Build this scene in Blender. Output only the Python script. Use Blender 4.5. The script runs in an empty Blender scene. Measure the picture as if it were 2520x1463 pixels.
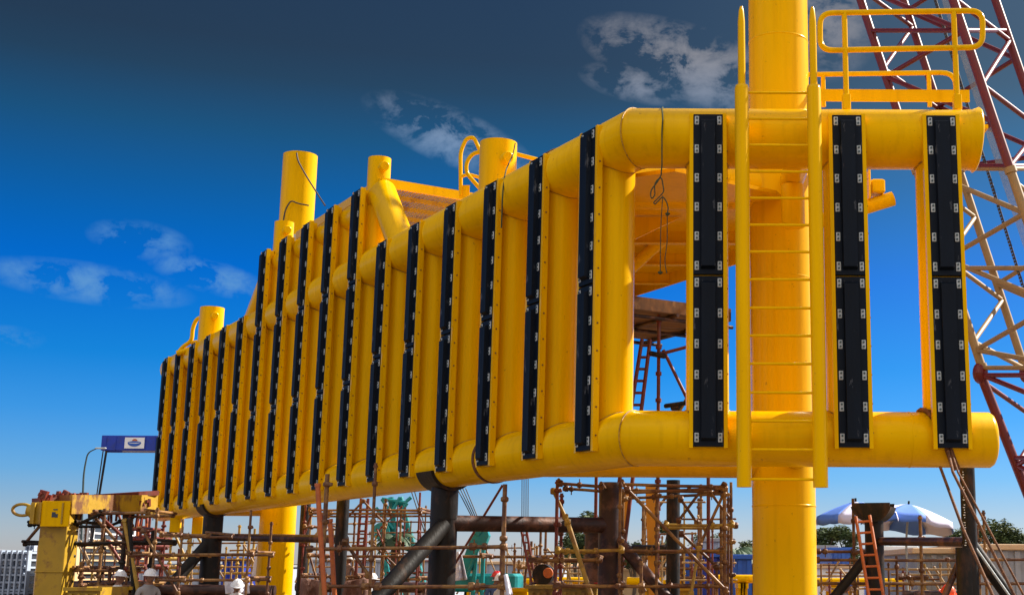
import bpy, math, random
import numpy as np
from mathutils import Vector, Matrix
R_ = math.radians
SC = bpy.context.scene
# ------------------------------------------------------------------ camera
F, PX, PY, PITCH, ROLL, CH = 3300., 1640., 731., R_(11.5), R_(0.3), 1.8   # in units of a 2520 px wide picture
cd = bpy.data.cameras.new('camera'); cam = bpy.data.objects.new('camera', cd)
SC.collection.objects.link(cam)
RM = Matrix.Rotation(math.pi/2+PITCH, 3, 'X') @ Matrix.Rotation(ROLL, 3, 'Z')
cam.matrix_world = Matrix.Translation((0, 0, CH)) @ RM.to_4x4()
cd.sensor_width = 36; cd.lens = 36*F/2520; cd.shift_x = (1260-PX)/2520; cd.clip_end = 6000; cd.clip_start = .1
SC.camera = cam
def P(u, v, Y):
    r = RM @ Vector(((u-PX)/F, -(v-PY)/F, -1.)); t = Y/r.y
    return Vector((0, 0, CH)) + r*t
# ------------------------------------------------------------------ world and sun
SUN_EL, SUN_AZ = R_(38), R_(30)      # azimuth: right of the camera and a little behind the structure
sd = Vector((math.cos(SUN_EL)*math.cos(SUN_AZ), math.cos(SUN_EL)*math.sin(SUN_AZ), math.sin(SUN_EL)))
W = bpy.data.worlds.new('World'); SC.world = W; W.use_nodes = True
nt = W.node_tree; nt.nodes.clear()
def N(t, **k):
    n = nt.nodes.new(t)
    for a, b in k.items(): setattr(n, a, b)
    return n
def L(a, b): nt.links.new(a, b)
def MA(op, a, b=None, c=None):
    n = N('ShaderNodeMath', operation=op)
    for i, x in enumerate((a, b, c)):
        if x is None: continue
        if isinstance(x, (int, float)): n.inputs[i].default_value = x
        else: L(x, n.inputs[i])
    return n.outputs[0]
out = N('ShaderNodeOutputWorld'); bg = N('ShaderNodeBackground'); bg.inputs[1].default_value = .063
sky = N('ShaderNodeTexSky', sky_type='NISHITA'); sky.sun_disc = False
sky.sun_elevation = SUN_EL; sky.sun_rotation = math.pi/2-SUN_AZ; sky.air_density = 1.; sky.dust_density = .6; sky.ozone_density = 2.
tc = N('ShaderNodeTexCoord'); sx = N('ShaderNodeSeparateXYZ'); L(tc.outputs['Generated'], sx.inputs[0])
el = MA('MULTIPLY', MA('ARCSINE', sx.outputs[2]), 180/math.pi/60)
ramp = N('ShaderNodeValToRGB'); L(el, ramp.inputs[0]); cr = ramp.color_ramp
SKYR = [(0, (0.86, 0.86, 1.14)), (1.3, (0.66, 0.76, 1.1)), (2.7, (0.43, 0.65, 1.07)), (3.76, (0.27, 0.602, 1.108)), (6.1, (0.107, 0.51, 1.085)), (8.35, (0.023, 0.43, 1.001)), (12.09, (0.004, 0.318, 0.916)), (13.79, (0.01, 0.305, 0.748)), (15.34, (0.021, 0.283, 0.588)), (17.64, (0.05, 0.242, 0.373)), (19.92, (0.09, 0.172, 0.214)), (21.31, (0.10, 0.15, 0.18)), (25, (0.10, 0.15, 0.19)), (40, (0.4, 0.5, 0.6)), (60, (0.7, 0.8, 0.9))]
while len(cr.elements) < len(SKYR): cr.elements.new(.5)
for e, (p, c) in zip(cr.elements, SKYR): e.position = p/60; e.color = (*[x/1.5 for x in c], 1)
mu = N('ShaderNodeMixRGB', blend_type='MULTIPLY'); mu.inputs[0].default_value = 1
L(sky.outputs[0], mu.inputs[1]); L(ramp.outputs[0], mu.inputs[2])
sc_ = N('ShaderNodeMixRGB', blend_type='MULTIPLY'); sc_.inputs[0].default_value = 1; L(mu.outputs[0], sc_.inputs[1]); sc_.inputs[2].default_value = (1.5, 1.5, 1.5, 1)
ss = N('ShaderNodeMapRange', interpolation_type='SMOOTHSTEP'); L(sx.outputs[0], ss.inputs[0]); ss.inputs[1].default_value = -.12; ss.inputs[2].default_value = .35; ss.inputs[4].default_value = .16
sl = N('ShaderNodeMixRGB'); L(ss.outputs[0], sl.inputs[0]); L(sc_.outputs[0], sl.inputs[1]); sl.inputs[2].default_value = (1.9, 3.0, 3.9, 1)
# clouds: soft patches at fixed directions of the sky, torn by noise
mp = N('ShaderNodeMapping'); mp.inputs['Scale'].default_value = (1, 1, 1.5); L(tc.outputs['Generated'], mp.inputs[0])
nz = N('ShaderNodeTexNoise'); nz.inputs['Scale'].default_value = 36; nz.inputs['Detail'].default_value = 10; nz.inputs['Roughness'].default_value = .62
nz.inputs['Distortion'].default_value = .25
L(mp.outputs[0], nz.inputs['Vector'])
cl = None
def cloud(u, v, su, sv, amp, tilt=0.):
    global cl
    c = (P(u, v, 100)-Vector((0, 0, CH))).normalized()
    e1 = Vector((0, 0, 1)).cross(c).normalized()*-1; e2 = e1.cross(c).normalized()*-1
    ct, st = math.cos(tilt), math.sin(tilt); f1 = e1*ct+e2*st; f2 = e2*ct-e1*st
    ds = []
    for e, s in ((f1, su/F), (f2, sv/F)):
        n = N('ShaderNodeVectorMath', operation='DOT_PRODUCT'); L(tc.outputs['Generated'], n.inputs[0]); n.inputs[1].default_value = e
        q = MA('MULTIPLY', MA('SUBTRACT', n.outputs['Value'], c.dot(e)), 1/s); ds.append(MA('MULTIPLY', q, q))
    d = MA('SQRT', MA('ADD', *ds)); m = MA('MULTIPLY', MA('MAXIMUM', MA('SUBTRACT', 1, d), 0), amp)
    cl = m if cl is None else MA('MAXIMUM', cl, m)
cloud(1700, 160, 290, 98, 1.5, R_(18)); cloud(1570, 205, 150, 50, 1.0, R_(10)); cloud(2040, 50, 130, 150, 1.0, 0)
cloud(1110, 335, 230, 72, 1.15, R_(20)); cloud(345, 590, 120, 48, .75, R_(5))
cloud(215, 695, 240, 50, .85, R_(4)); cloud(520, 680, 150, 42, .95, R_(12)); cloud(20, 830, 80, 30, .5, 0)
th = MA('SUBTRACT', MA('MULTIPLY', nz.outputs[0], 3.0), 1.27)
msk = MA('SUBTRACT', 1, MA('POWER', 2.718, MA('MULTIPLY', MA('MAXIMUM', MA('MULTIPLY', cl, th), 0), -3.4)))
# added fill light: unseen bright broken cloud in the sky half behind the camera
bk = N('ShaderNodeMapRange', interpolation_type='SMOOTHSTEP'); L(sx.outputs[1], bk.inputs[0]); bk.inputs[1].default_value = .15; bk.inputs[2].default_value = -.35
nb = N('ShaderNodeTexNoise'); nb.inputs['Scale'].default_value = 3; nb.inputs['Detail'].default_value = 6; L(tc.outputs['Generated'], nb.inputs['Vector'])
be = N('ShaderNodeMapRange'); L(sx.outputs[2], be.inputs[0]); be.inputs[1].default_value = -.02; be.inputs[2].default_value = .55; be.inputs[3].default_value = .18
bkm = MA('MULTIPLY', MA('MULTIPLY', bk.outputs[0], be.outputs[0]), MA('MINIMUM', MA('MAXIMUM', MA('MULTIPLY', MA('SUBTRACT', nb.outputs[0], .34), 4), 0), 1))
ce = N('ShaderNodeMapRange'); L(sx.outputs[2], ce.inputs[0]); ce.inputs[1].default_value = .24; ce.inputs[2].default_value = .37
cc = N('ShaderNodeMixRGB'); L(ce.outputs[0], cc.inputs[0]); cc.inputs[1].default_value = (1.0, 2.6, 5.0, 1); cc.inputs[2].default_value = (2.0, 2.05, 2.35, 1)
mc = N('ShaderNodeMixRGB'); L(msk, mc.inputs[0]); L(sl.outputs[0], mc.inputs[1]); L(cc.outputs[0], mc.inputs[2])
mb = N('ShaderNodeMixRGB'); L(bkm, mb.inputs[0]); L(mc.outputs[0], mb.inputs[1]); mb.inputs[2].default_value = (13.2, 12.0, 10.6, 1)
L(mb.outputs[0], bg.inputs[0]); L(bg.outputs[0], out.inputs[0])
ld = bpy.data.lights.new('sun', 'SUN'); ld.energy = 4.9; ld.angle = R_(.5); ld.color = (1, .93, .82)
lo = bpy.data.objects.new('sun', ld); SC.collection.objects.link(lo); lo.rotation_euler = sd.to_track_quat('Z', 'Y').to_euler()
SC.view_settings.view_transform = 'Standard'; SC.view_settings.look = 'None'; SC.view_settings.exposure = 1.05; SC.view_settings.gamma = 1
SC.render.resolution_x = 1024; SC.render.resolution_y = 594
SC.cycles.max_bounces = 8; SC.cycles.diffuse_bounces = 3

# ------------------------------------------------------------------ materials
MATS = {}
def mat(name, col, rough=.5, metal=0., var=.12, sc=3., col2=None, amt=.0, sc2=2., bump=0., bsc=40., coat=0., stretch=(1, 1, 1), edge=(.5, .6), alpha=None, spec=.5, streak=0., tint=None):
    if name in MATS: return MATS[name]
    m = bpy.data.materials.new(name); m.use_nodes = True; t = m.node_tree; b = t.nodes['Principled BSDF']
    def n(ty, **k):
        x = t.nodes.new(ty)
        for a, v in k.items(): setattr(x, a, v)
        return x
    co = n('ShaderNodeTexCoord'); ob = n('ShaderNodeMapping'); t.links.new(co.outputs['Object'], ob.inputs[0]); ob.inputs['Scale'].default_value = stretch
    a = n('ShaderNodeTexNoise'); a.inputs['Scale'].default_value = sc; a.inputs['Detail'].default_value = 5; t.links.new(ob.outputs[0], a.inputs['Vector'])
    mr = n('ShaderNodeMapRange'); mr.inputs[1].default_value = .3; mr.inputs[2].default_value = .7; mr.inputs[3].default_value = 1-var; mr.inputs[4].default_value = 1+var
    t.links.new(a.outputs[0], mr.inputs[0])
    mx = n('ShaderNodeVectorMath', operation='SCALE'); mx.inputs[0].default_value = col; t.links.new(mr.outputs[0], mx.inputs['Scale'])
    cs = mx.outputs[0]
    if col2:
        c = n('ShaderNodeTexNoise'); c.inputs['Scale'].default_value = sc2; c.inputs['Detail'].default_value = 8; c.inputs['Roughness'].default_value = .65
        t.links.new(ob.outputs[0], c.inputs['Vector'])
        r2 = n('ShaderNodeMapRange'); r2.inputs[1].default_value = edge[0]; r2.inputs[2].default_value = edge[1]; r2.inputs[3].default_value = 0; r2.inputs[4].default_value = amt
        t.links.new(c.outputs[0], r2.inputs[0])
        m2 = n('ShaderNodeMixRGB'); t.links.new(r2.outputs[0], m2.inputs[0]); t.links.new(cs, m2.inputs[1]); m2.inputs[2].default_value = (*col2, 1); cs = m2.outputs[0]
    if streak:
        om = n('ShaderNodeMapping'); om.inputs['Scale'].default_value = (7, 7, .35); t.links.new(co.outputs['Object'], om.inputs[0])
        sn = n('ShaderNodeTexNoise'); sn.inputs['Scale'].default_value = 1.6; sn.inputs['Detail'].default_value = 6; t.links.new(om.outputs[0], sn.inputs['Vector'])
        sr = n('ShaderNodeMapRange'); sr.inputs[1].default_value = .50; sr.inputs[2].default_value = .74; sr.inputs[4].default_value = streak; t.links.new(sn.outputs[0], sr.inputs[0])
        sp = n('ShaderNodeTexNoise'); sp.inputs['Scale'].default_value = 14; sp.inputs['Detail'].default_value = 3; t.links.new(co.outputs['Object'], sp.inputs['Vector'])
        sq = n('ShaderNodeMapRange'); sq.inputs[1].default_value = .70; sq.inputs[2].default_value = .74; sq.inputs[4].default_value = .35; t.links.new(sp.outputs[0], sq.inputs[0])
        m3 = n('ShaderNodeMixRGB'); t.links.new(sr.outputs[0], m3.inputs[0]); t.links.new(cs, m3.inputs[1]); m3.inputs[2].default_value = (.34, .13, .006, 1)
        m4 = n('ShaderNodeMixRGB'); t.links.new(sq.outputs[0], m4.inputs[0]); t.links.new(m3.outputs[0], m4.inputs[1]); m4.inputs[2].default_value = (.16, .06, .02, 1); cs = m4.outputs[0]
    t.links.new(cs, b.inputs['Base Color'])
    r3 = n('ShaderNodeMapRange'); r3.inputs[3].default_value = max(0, rough-.08); r3.inputs[4].default_value = min(1, rough+.12); t.links.new(a.outputs[0], r3.inputs[0]); t.links.new(r3.outputs[0], b.inputs['Roughness'])
    b.inputs['Metallic'].default_value = metal
    b.inputs['Specular IOR Level'].default_value = spec
    if tint: b.inputs['Specular Tint'].default_value = (*tint, 1)
    if coat: b.inputs['Coat Weight'].default_value = coat; b.inputs['Coat Roughness'].default_value = .12
    if bump:
        h = n('ShaderNodeTexNoise'); h.inputs['Scale'].default_value = bsc; h.inputs['Detail'].default_value = 4; t.links.new(ob.outputs[0], h.inputs['Vector'])
        bp = n('ShaderNodeBump'); bp.inputs['Strength'].default_value = bump; bp.inputs['Distance'].default_value = .02; t.links.new(h.outputs[0], bp.inputs['Height']); t.links.new(bp.outputs[0], b.inputs['Normal'])
    if alpha is not None: b.inputs['Alpha'].default_value = alpha
    MATS[name] = m; return m
YEL = mat('yellow_paint', (.84, .465, .0), .22, var=.05, sc=1.3, col2=(.50, .22, .004), amt=.30, sc2=2.2, edge=(.60, .82), bump=.05, bsc=5, stretch=(1, 1, .35), spec=.4, streak=.2, tint=(1, .72, .06))
WELD = mat('painted_weld', (.50, .26, .004), .5, var=.3, sc=30, col2=(.20, .08, .01), amt=.8, sc2=6, edge=(.5, .6), bump=.6, bsc=80)
YEL2 = mat('worn_yellow_paint', (.42, .25, .006), .5, var=.15, sc=3, col2=(.16, .06, .02), amt=.7, sc2=3, edge=(.52, .62))
YEL3 = mat('rust_eaten_yellow_paint', (.50, .29, .006), .55, var=.2, sc=3, col2=(.17, .06, .02), amt=.95, sc2=2.2, edge=(.47, .56), bump=.5, bsc=10, stretch=(1, 1, .5))
RUB = mat('black_rubber', (.003, .007, .015), .52, var=.3, sc=5, col2=(.13, .14, .16), amt=.6, sc2=9, edge=(.62, .68), bump=.15, bsc=25, stretch=(1, 1, .3), spec=.14)
GALV = mat('galvanised_steel', (.46, .50, .50), .55, .2, var=.2, sc=30)
BROWNB = mat('rust_brown_bolt', (.16, .06, .02), .7)
BOLT = mat('dark_bolt', (.06, .09, .09), .5, .5)
PILE = mat('dark_pile_steel', (.012, .0095, .008), .5, 0, spec=.25, var=.4, sc=5, col2=(.10, .045, .022), amt=.8, sc2=3.0, edge=(.53, .68), bump=.3, bsc=18, stretch=(1, 1, .4))
PIPE = mat('rusty_pipe_steel', (.042, .016, .012), .48, .2, var=.4, sc=6, col2=(.20, .09, .055), amt=.7, sc2=3, edge=(.5, .62), bump=.2, bsc=20)
SCAF = mat('rusty_scaffold_tube', (.12, .045, .016), .5, .1, var=.35, sc=8, col2=(.33, .17, .045), amt=.75, sc2=2.5, edge=(.48, .56), bump=.2, bsc=50)
SCAFR = mat('red_primed_scaffold', (.17, .026, .014), .5, .1, var=.3, sc=7, col2=(.12, .05, .03), amt=.7, sc2=5, edge=(.5, .6))
SCAFY = mat('yellow_scaffold_tube', (.40, .24, .03), .5, var=.2, sc=7, col2=(.2, .09, .03), amt=.7, sc2=5, edge=(.52, .62))
ORG = mat('orange_paint', (.50, .12, .018), .42, var=.15, sc=5, col2=(.3, .07, .02), amt=.5, sc2=6)
ORGY = mat('orange_yellow_paint', (.78, .32, .02), .4, var=.1)
WOOD = mat('scaffold_planks', (.20, .085, .025), .75, var=.35, sc=6, col2=(.42, .22, .08), amt=.6, sc2=3, edge=(.55, .65), stretch=(.3, 3, 1))
CRED = mat('crane_red_paint', (.15, .010, .009), .4, var=.15, sc=4, col2=(.10, .01, .01), amt=.5)
CCRM = mat('crane_cream_paint', (.34, .215, .085), .5, var=.12, sc=4, col2=(.25, .13, .06), amt=.5, sc2=4, edge=(.52, .65))
TEAL = mat('teal_paint', (.004, .24, .25), .4, var=.2, sc=3, col2=(.01, .12, .12), amt=.6, sc2=2)
BLUE = mat('blue_paint', (.006, .035, .36), .42, var=.15, sc=1.5, col2=(.02, .03, .15), amt=.4)
BLUE2 = mat('bright_blue_paint', (.015, .09, .42), .45, var=.15)
WHITE = mat('white_paint', (.80, .80, .80), .5, var=.05)
UMBB = mat('blue_umbrella_cloth', (.10, .24, .78), .7, var=.08)
UMBW = mat('white_umbrella_cloth', (.70, .69, .90), .7, var=.05)
GREYP = mat('grey_panel', (.30, .31, .34), .6, var=.1, sc=1.2, col2=(.18, .17, .17), amt=.4)
CREAM = mat('cream_roof', (.62, .42, .24), .6, var=.1)
CONC = mat('pale_concrete', (.34, .38, .46), .8, var=.15, sc=.3)
CONC2 = mat('sunbleached_concrete', (.34, .40, .50), .8, var=.2, sc=.4)
TANC = mat('tan_render', (.62, .42, .22), .8, var=.15, sc=.5)
DARK = mat('dark_window', (.03, .035, .045), .25)
BROWN = mat('brown_cloth', (.16, .07, .045), .9, var=.4, sc=6, col2=(.36, .22, .17), amt=.7, sc2=5, bump=.6, bsc=6)
STRAP = mat('brown_strap', (.13, .045, .012), .8, var=.3, sc=20, col2=(.28, .10, .02), amt=.6, sc2=10, bump=.5, bsc=90)
ROPEM = mat('green_rope', (.045, .06, .025), .9, var=.3, sc=40)
STEELR = mat('wire_rope', (.07, .06, .055), .6, .4)
LEAF = mat('leaf_dark', (.045, .075, .022), .7, var=.6, sc=.9, col2=(.12, .15, .04), amt=.9, sc2=.8, edge=(.45, .6))
LEAFP = mat('palm_leaf', (.03, .065, .022), .6, var=.4, sc=1)
BARK = mat('bark', (.09, .065, .045), .9, var=.3)
SKIN = mat('skin', (.22, .10, .06), .6, var=.1)
CLGREY = mat('grey_workwear', (.30, .29, .30), .9, var=.2, sc=5)
CLBLUE = mat('blue_workwear', (.05, .09, .22), .9, var=.2, sc=5)
CLWHITE = mat('white_workwear', (.62, .61, .60), .9, var=.15, sc=5)
CLBROWN = mat('brown_workwear', (.22, .14, .12), .9, var=.2, sc=5)
HWHITE = mat('white_helmet', (.80, .80, .82), .3, var=.04)
HRED = mat('red_helmet', (.60, .02, .02), .3, var=.05)
HORG = mat('orange_helmet', (.85, .09, .01), .3, var=.05)
VEST = mat('yellow_vest', (.55, .5, .04), .8, var=.1)
HBLUE = mat('blue_helmet', (.03, .12, .5), .3, var=.05)
GROUND = mat('dusty_ground', (.17, .11, .06), .95, var=.15, sc=.2, col2=(.12, .08, .05), amt=.7, sc2=.08, bump=.4, bsc=2)
HILL = mat('far_hill', (.20, .22, .25), 1, var=.1, sc=.01)
TARP = mat('white_tarp', (.72, .72, .82), .8, var=.08, bump=.4, bsc=4)

# ------------------------------------------------------------------ mesh helpers
class MB:
    def __init__(s): s.v = []; s.f = []; s.sm = []; s.mi = []
    def add(s, vs, fs, smooth=False, m=0):
        o = len(s.v); s.v += [tuple(x) for x in vs]
        for f in fs: s.f.append([i+o for i in f]); s.sm.append(smooth); s.mi.append(m)
    def box(s, c, size, rot=None, m=0, bev=0.):
        c = Vector(c); hx, hy, hz = [x/2 for x in size]; b = min(bev, hx*.9, hy*.9, hz*.9)
        rot = rot or Matrix.Identity(3)
        if b <= 0:
            vs = [c+rot @ Vector((x*hx, y*hy, z*hz)) for x in (-1, 1) for y in (-1, 1) for z in (-1, 1)]
            s.add(vs, [(0, 1, 3, 2), (4, 6, 7, 5), (0, 4, 5, 1), (2, 3, 7, 6), (0, 2, 6, 4), (1, 5, 7, 3)], False, m); return
        pr = [(-hx, -hy+b), (-hx+b, -hy), (hx-b, -hy), (hx, -hy+b), (hx, hy-b), (hx-b, hy), (-hx+b, hy), (-hx, hy-b)]
        vs = []
        for z, k in ((-hz, .0), (-hz+b, 1), (hz-b, 1), (hz, 0)):
            for x, y in pr:
                if not k: x -= math.copysign(min(b, abs(x)), x); y -= math.copysign(min(b, abs(y)), y)
                vs.append(c+rot @ Vector((x, y, z)))
        fs = [tuple(range(7, -1, -1)), tuple(range(24, 32))]
        for k in range(3):
            for i in range(8): fs.append((k*8+i, k*8+(i+1) % 8, k*8+8+(i+1) % 8, k*8+8+i))
        s.add(vs, fs, False, m)
    def prism(s, pts, o, ax, ay, az, d, m=0):     # polygon in plane (ax, ay) at o, extruded d along az
        n = len(pts); lo_ = [Vector(o)+ax*x+ay*y for x, y in pts]; hi = [p+az*d for p in lo_]
        s.add(lo_+hi, [tuple(range(n-1, -1, -1)), tuple(range(n, 2*n))]+[(i, (i+1) % n, n+(i+1) % n, n+i) for i in range(n)], False, m)
    def tube(s, path, r, seg=12, cap=True, closed=False, m=0, capr=0.):
        p = [Vector(x) for x in path]; n = len(p); rr = r if isinstance(r, (list, tuple)) else [r]*n
        T = []
        for i in range(n):
            if closed: a = (p[i]-p[i-1]).normalized(); b = (p[(i+1) % n]-p[i]).normalized()
            else:
                a = (p[i]-p[i-1]).normalized() if i else (p[1]-p[0]).normalized(); b = (p[i+1]-p[i]).normalized() if i < n-1 else a
            T.append((a, b))
        t0 = T[0][1]; up = Vector((0, 0, 1)) if abs(t0.z) < .9 else Vector((1, 0, 0))
        U = t0.cross(up).normalized(); vs = []
        prev = t0
        for i in range(n):
            a, b = T[i]; tm = (a+b).normalized()
            q = prev.rotation_difference(a); U = (q @ U); U = (U-a*U.dot(a)).normalized(); V = a.cross(U); prev = a
            for k in range(seg):
                ang = 2*math.pi*k/seg; off = (U*math.cos(ang)+V*math.sin(ang))*rr[i]
                den = a.dot(tm)
                off2 = off - a*(off.dot(tm)/den) if abs(den) > .2 else off
                vs.append(p[i]+off2)
            q = a.rotation_difference(b); U = q @ U; prev = b
        fs = []
        for i in range(n if closed else n-1):
            j = (i+1) % n
            for k in range(seg): fs.append((i*seg+k, i*seg+(k+1) % seg, j*seg+(k+1) % seg, j*seg+k))
        s.add(vs, fs, True, m)
        if cap and not closed:
            for i, d in ((0, -1), (n-1, 1)):
                ring = vs[i*seg:(i+1)*seg]
                s.add(ring, [tuple(range(seg)) if d > 0 else tuple(range(seg-1, -1, -1))], False, m)
    def arc(s, *a): pass
    def dome(s, c, r, ax=Vector((0, 0, 1)), h=None, seg=16, rings=6, m=0, sx=1, sy=1):
        c = Vector(c); h = r if h is None else h; ax = Vector(ax).normalized(); up = Vector((0, 1, 0)) if abs(ax.y) < .9 else Vector((1, 0, 0))
        U = ax.cross(up).normalized()*-1; V = ax.cross(U); vs = []
        for i in range(rings):
            t = math.pi/2*i/rings
            for k in range(seg):
                a = 2*math.pi*k/seg; vs.append(c+(U*math.cos(a)*sx+V*math.sin(a)*sy)*r*math.cos(t)+ax*h*math.sin(t))
        vs.append(c+ax*h); fs = []
        for i in range(rings-1):
            for k in range(seg): fs.append((i*seg+k, i*seg+(k+1) % seg, (i+1)*seg+(k+1) % seg, (i+1)*seg+k))
        for k in range(seg): fs.append(((rings-1)*seg+k, (rings-1)*seg+(k+1) % seg, len(vs)-1))
        s.add(vs, fs, True, m)
    def build(s, name, mats, parent=None, origin=None):
        me = bpy.data.meshes.new(name)
        o = bpy.data.objects.new(name, me); SC.collection.objects.link(o)
        off = Vector((0, 0, 0))
        if parent is not None: off = WL(parent)
        elif origin is not None: off = Vector(origin)
        me.from_pydata([tuple(Vector(v)-off) for v in s.v], [], s.f)
        for mm in (mats if isinstance(mats, (list, tuple)) else [mats]): me.materials.append(mm)
        me.polygons.foreach_set('use_smooth', s.sm); me.polygons.foreach_set('material_index', s.mi); me.update()
        if parent is not None: o.parent = parent
        elif origin is not None: o.location = off
        return o
def WL(o):
    v = Vector(o.location)
    while o.parent: o = o.parent; v += Vector(o.location)
    return v
def tag(o, label=None, cat=None, group=None, kind=None):
    for k, v in (('label', label), ('category', cat), ('group', group), ('kind', kind)):
        if v: o[k] = v
    return o
def empty(name, loc, label, cat, group=None):
    o = bpy.data.objects.new(name, None); SC.collection.objects.link(o); o.location = loc; o.empty_display_size = .2
    return tag(o, label, cat, group)
def one(name, mats, fn, parent=None, **k):
    b = MB(); fn(b); return b.build(name, mats, parent, **k)
def tubepart(name, path, r, mt, parent, seg=14, **k):
    b = MB(); b.tube(path, r, seg, **k); return b.build(name, mt, parent)
def arcpts(c, r, a0, a1, U, V, n=6): return [Vector(c)+U*math.cos(a0+(a1-a0)*i/n)*r+V*math.sin(a0+(a1-a0)*i/n)*r for i in range(n+1)]
X, Yv, Z = Vector((1, 0, 0)), Vector((0, 1, 0)), Vector((0, 0, 1))
def roundpath(pts, rad, n=5, closed=False):
    pts = [Vector(p) for p in pts]; res = []; m = len(pts)
    for i in range(m):
        if not closed and i in (0, m-1): res.append(pts[i]); continue
        a, b, c = pts[i-1], pts[i], pts[(i+1) % m]; d1 = (a-b); d2 = (c-b); rr = min(rad, d1.length*.49, d2.length*.49)
        s_, e_ = b+d1.normalized()*rr, b+d2.normalized()*rr
        for k in range(n+1):
            t = k/n; res.append(s_*(1-t)**2+b*2*t*(1-t)+e_*t*t)
    return res

# ------------------------------------------------------------------ setting
gb = MB(); gb.add([(-3000, -200, 0), (3000, -200, 0), (3000, 4500, 0), (-3000, 4500, 0)], [(0, 1, 2, 3)])
tag(gb.build('ground', GROUND), kind='structure')
hb = MB(); rnd = random.Random(3)
prof = [(x, 26*math.exp(-((x+1050)/330)**2)+5+2*math.sin(x*.02)) for x in range(-1700, 1700, 25)]
vs = []
for x, h in prof: vs += [(x, 1500, -1), (x, 1600, h), (x, 1900, h*.9), (x, 2000, -1)]
fs = []
for i in range(len(prof)-1):
    for k in range(3): fs.append((i*4+k, i*4+4+k, i*4+5+k, i*4+1+k))
hb.add(vs, fs, True); tag(hb.build('hills', HILL), kind='structure')

# ------------------------------------------------------------------ the yellow boat landing
CN = Vector((-.353, 15.45, 0)); DL = Vector((-.5428, .8398, 0)); NO = Vector((-.8398, -.5428, 0))   # corner, left face direction, outward normal
def HL(i, z=0., out=0.): p = CN+DL*(.53+1.365*i)+NO*out; p.z = z; return p
ZB, ZT, ZT2 = 3.29, 6.895, 8.05
BL = empty('boat_landing', (0, 17, 0), 'huge yellow tubular boat landing with rows of black fenders raised on dark steel piles', 'boat landing')
# weld rings
def ring(parent, c, ax, r, w=.012, h=.006, mt=YEL, name='weld_seam'):
    c = Vector(c); ax = Vector(ax).normalized()
    return tubepart(name, [c-ax*w, c-ax*w*.4, c+ax*w*.4, c+ax*w], [r+.001, r+h, r+h, r+.001], mt, parent, 48, cap=False)
xr = P(2442, 1079, 15.45).x
# bottom header
e0 = CN.copy(); e0.z = ZB
tubepart('header', [(xr+.02, 15.45, ZB), (xr-.0, 15.45, ZB), (xr-.04, 15.45, ZB), e0, HL(16.6, ZB)], [.25, .29, .318, .318, .318], YEL, BL, 48)
e1 = CN.copy(); e1.z = ZT
tubepart('header', [(3.70, 15.45, ZT), e1, HL(16.6, ZT)], [.36, .36, .345], YEL, BL, 48)
mt_ = (X+(-DL)).normalized()
for zc, RR in ((ZB, .318), (ZT, .36)):
    nb_ = Vector((-mt_.y, mt_.x, 0)); pts = []
    for k in range(48):
        a = 2*math.pi*k/48; off = Yv*math.cos(a)*(RR+.002); bis = (X-DL).normalized(); pl = Vector((X.x-DL.x, X.y-DL.y, 0))
        # point of the first tube's surface lying in the mitre plane
        tt = (off.dot(DL-(-X)*1)) if False else 0
        nrm = (X*-1-DL*-1); q_ = off+Z*math.sin(a)*(RR+.002); d_ = -(q_.dot((X*-1).normalized()+DL))/((X*-1).dot((X*-1).normalized()+DL)); pts.append(Vector((CN.x, CN.y, zc))+q_+(X*-1)*d_)
    b = MB(); b.tube(pts, .009, 6, closed=True); b.build('weld_bead', WELD, BL)
for x in (.95, 2.75):
    ring(BL, (x+.05, 15.45, ZB), X, .318, .01, .004) if x > 1 else None
# flared end of the top header, cut to a saddle
b = MB(); vs = []; n = 40
for k in range(n):
    a = 2*math.pi*k/n; cut = .03*math.cos(a)
    for (r, xx) in ((.362, 3.58), (.365, 3.66), (.395, 3.71+cut), (.375, 3.735+cut), (.30, 3.70)):
        vs.append((xx, 15.45+r*math.sin(a), ZT+r*math.cos(a)))
b.add(vs, [(k*5+j, ((k+1) % n)*5+j, ((k+1) % n)*5+j+1, k*5+j+1) for k in range(n) for j in range(4)], True)
b.build('header_flare', YEL, BL)
# upper header of the tall bay, its sloping ends
tubepart('upper_header', [HL(5.0, ZT+.05), HL(5.8, ZT2+.12), HL(6.3, ZT2), HL(10.3, ZT2), HL(11.4, ZT+.05)], [.24, .24, .25, .25, .24], YEL, BL, 36)
# posts
def post(p, z0, z1, r=.25, name='post', ax=X, R1=.318, R2=.36, top=True):
    o = tubepart(name, [(p.x, p.y, z0), (p.x, p.y, z1)], r, YEL, BL, 32); nn = Vector((-ax.y, ax.x, 0))
    for zc, RR, sg in ((ZB, R1, 1), (ZT, R2, -1)):
        pts = []
        for k in range(32):
            a = 2*math.pi*k/32; off = (ax*math.cos(a)+nn*math.sin(a))*(r+.004); pts.append(Vector((p.x, p.y, zc+sg*math.sqrt(RR**2-min(RR*.98, abs(off.dot(nn)))**2)))+off)
        b = MB(); b.tube(pts, .013, 6, closed=True); b.build('weld_bead', WELD, o)
    return o
for x in (.48, 2.115, 3.225): post(Vector((x, 15.45, 0)), ZB+.1, ZT-.1, .25)
for i in range(17):
    post(HL(i), ZB+.1, (ZT2 if 6 <= i <= 10 else ZT)-.05, .25 if i < 6 else .245, ax=DL, R2=.352)
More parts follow.
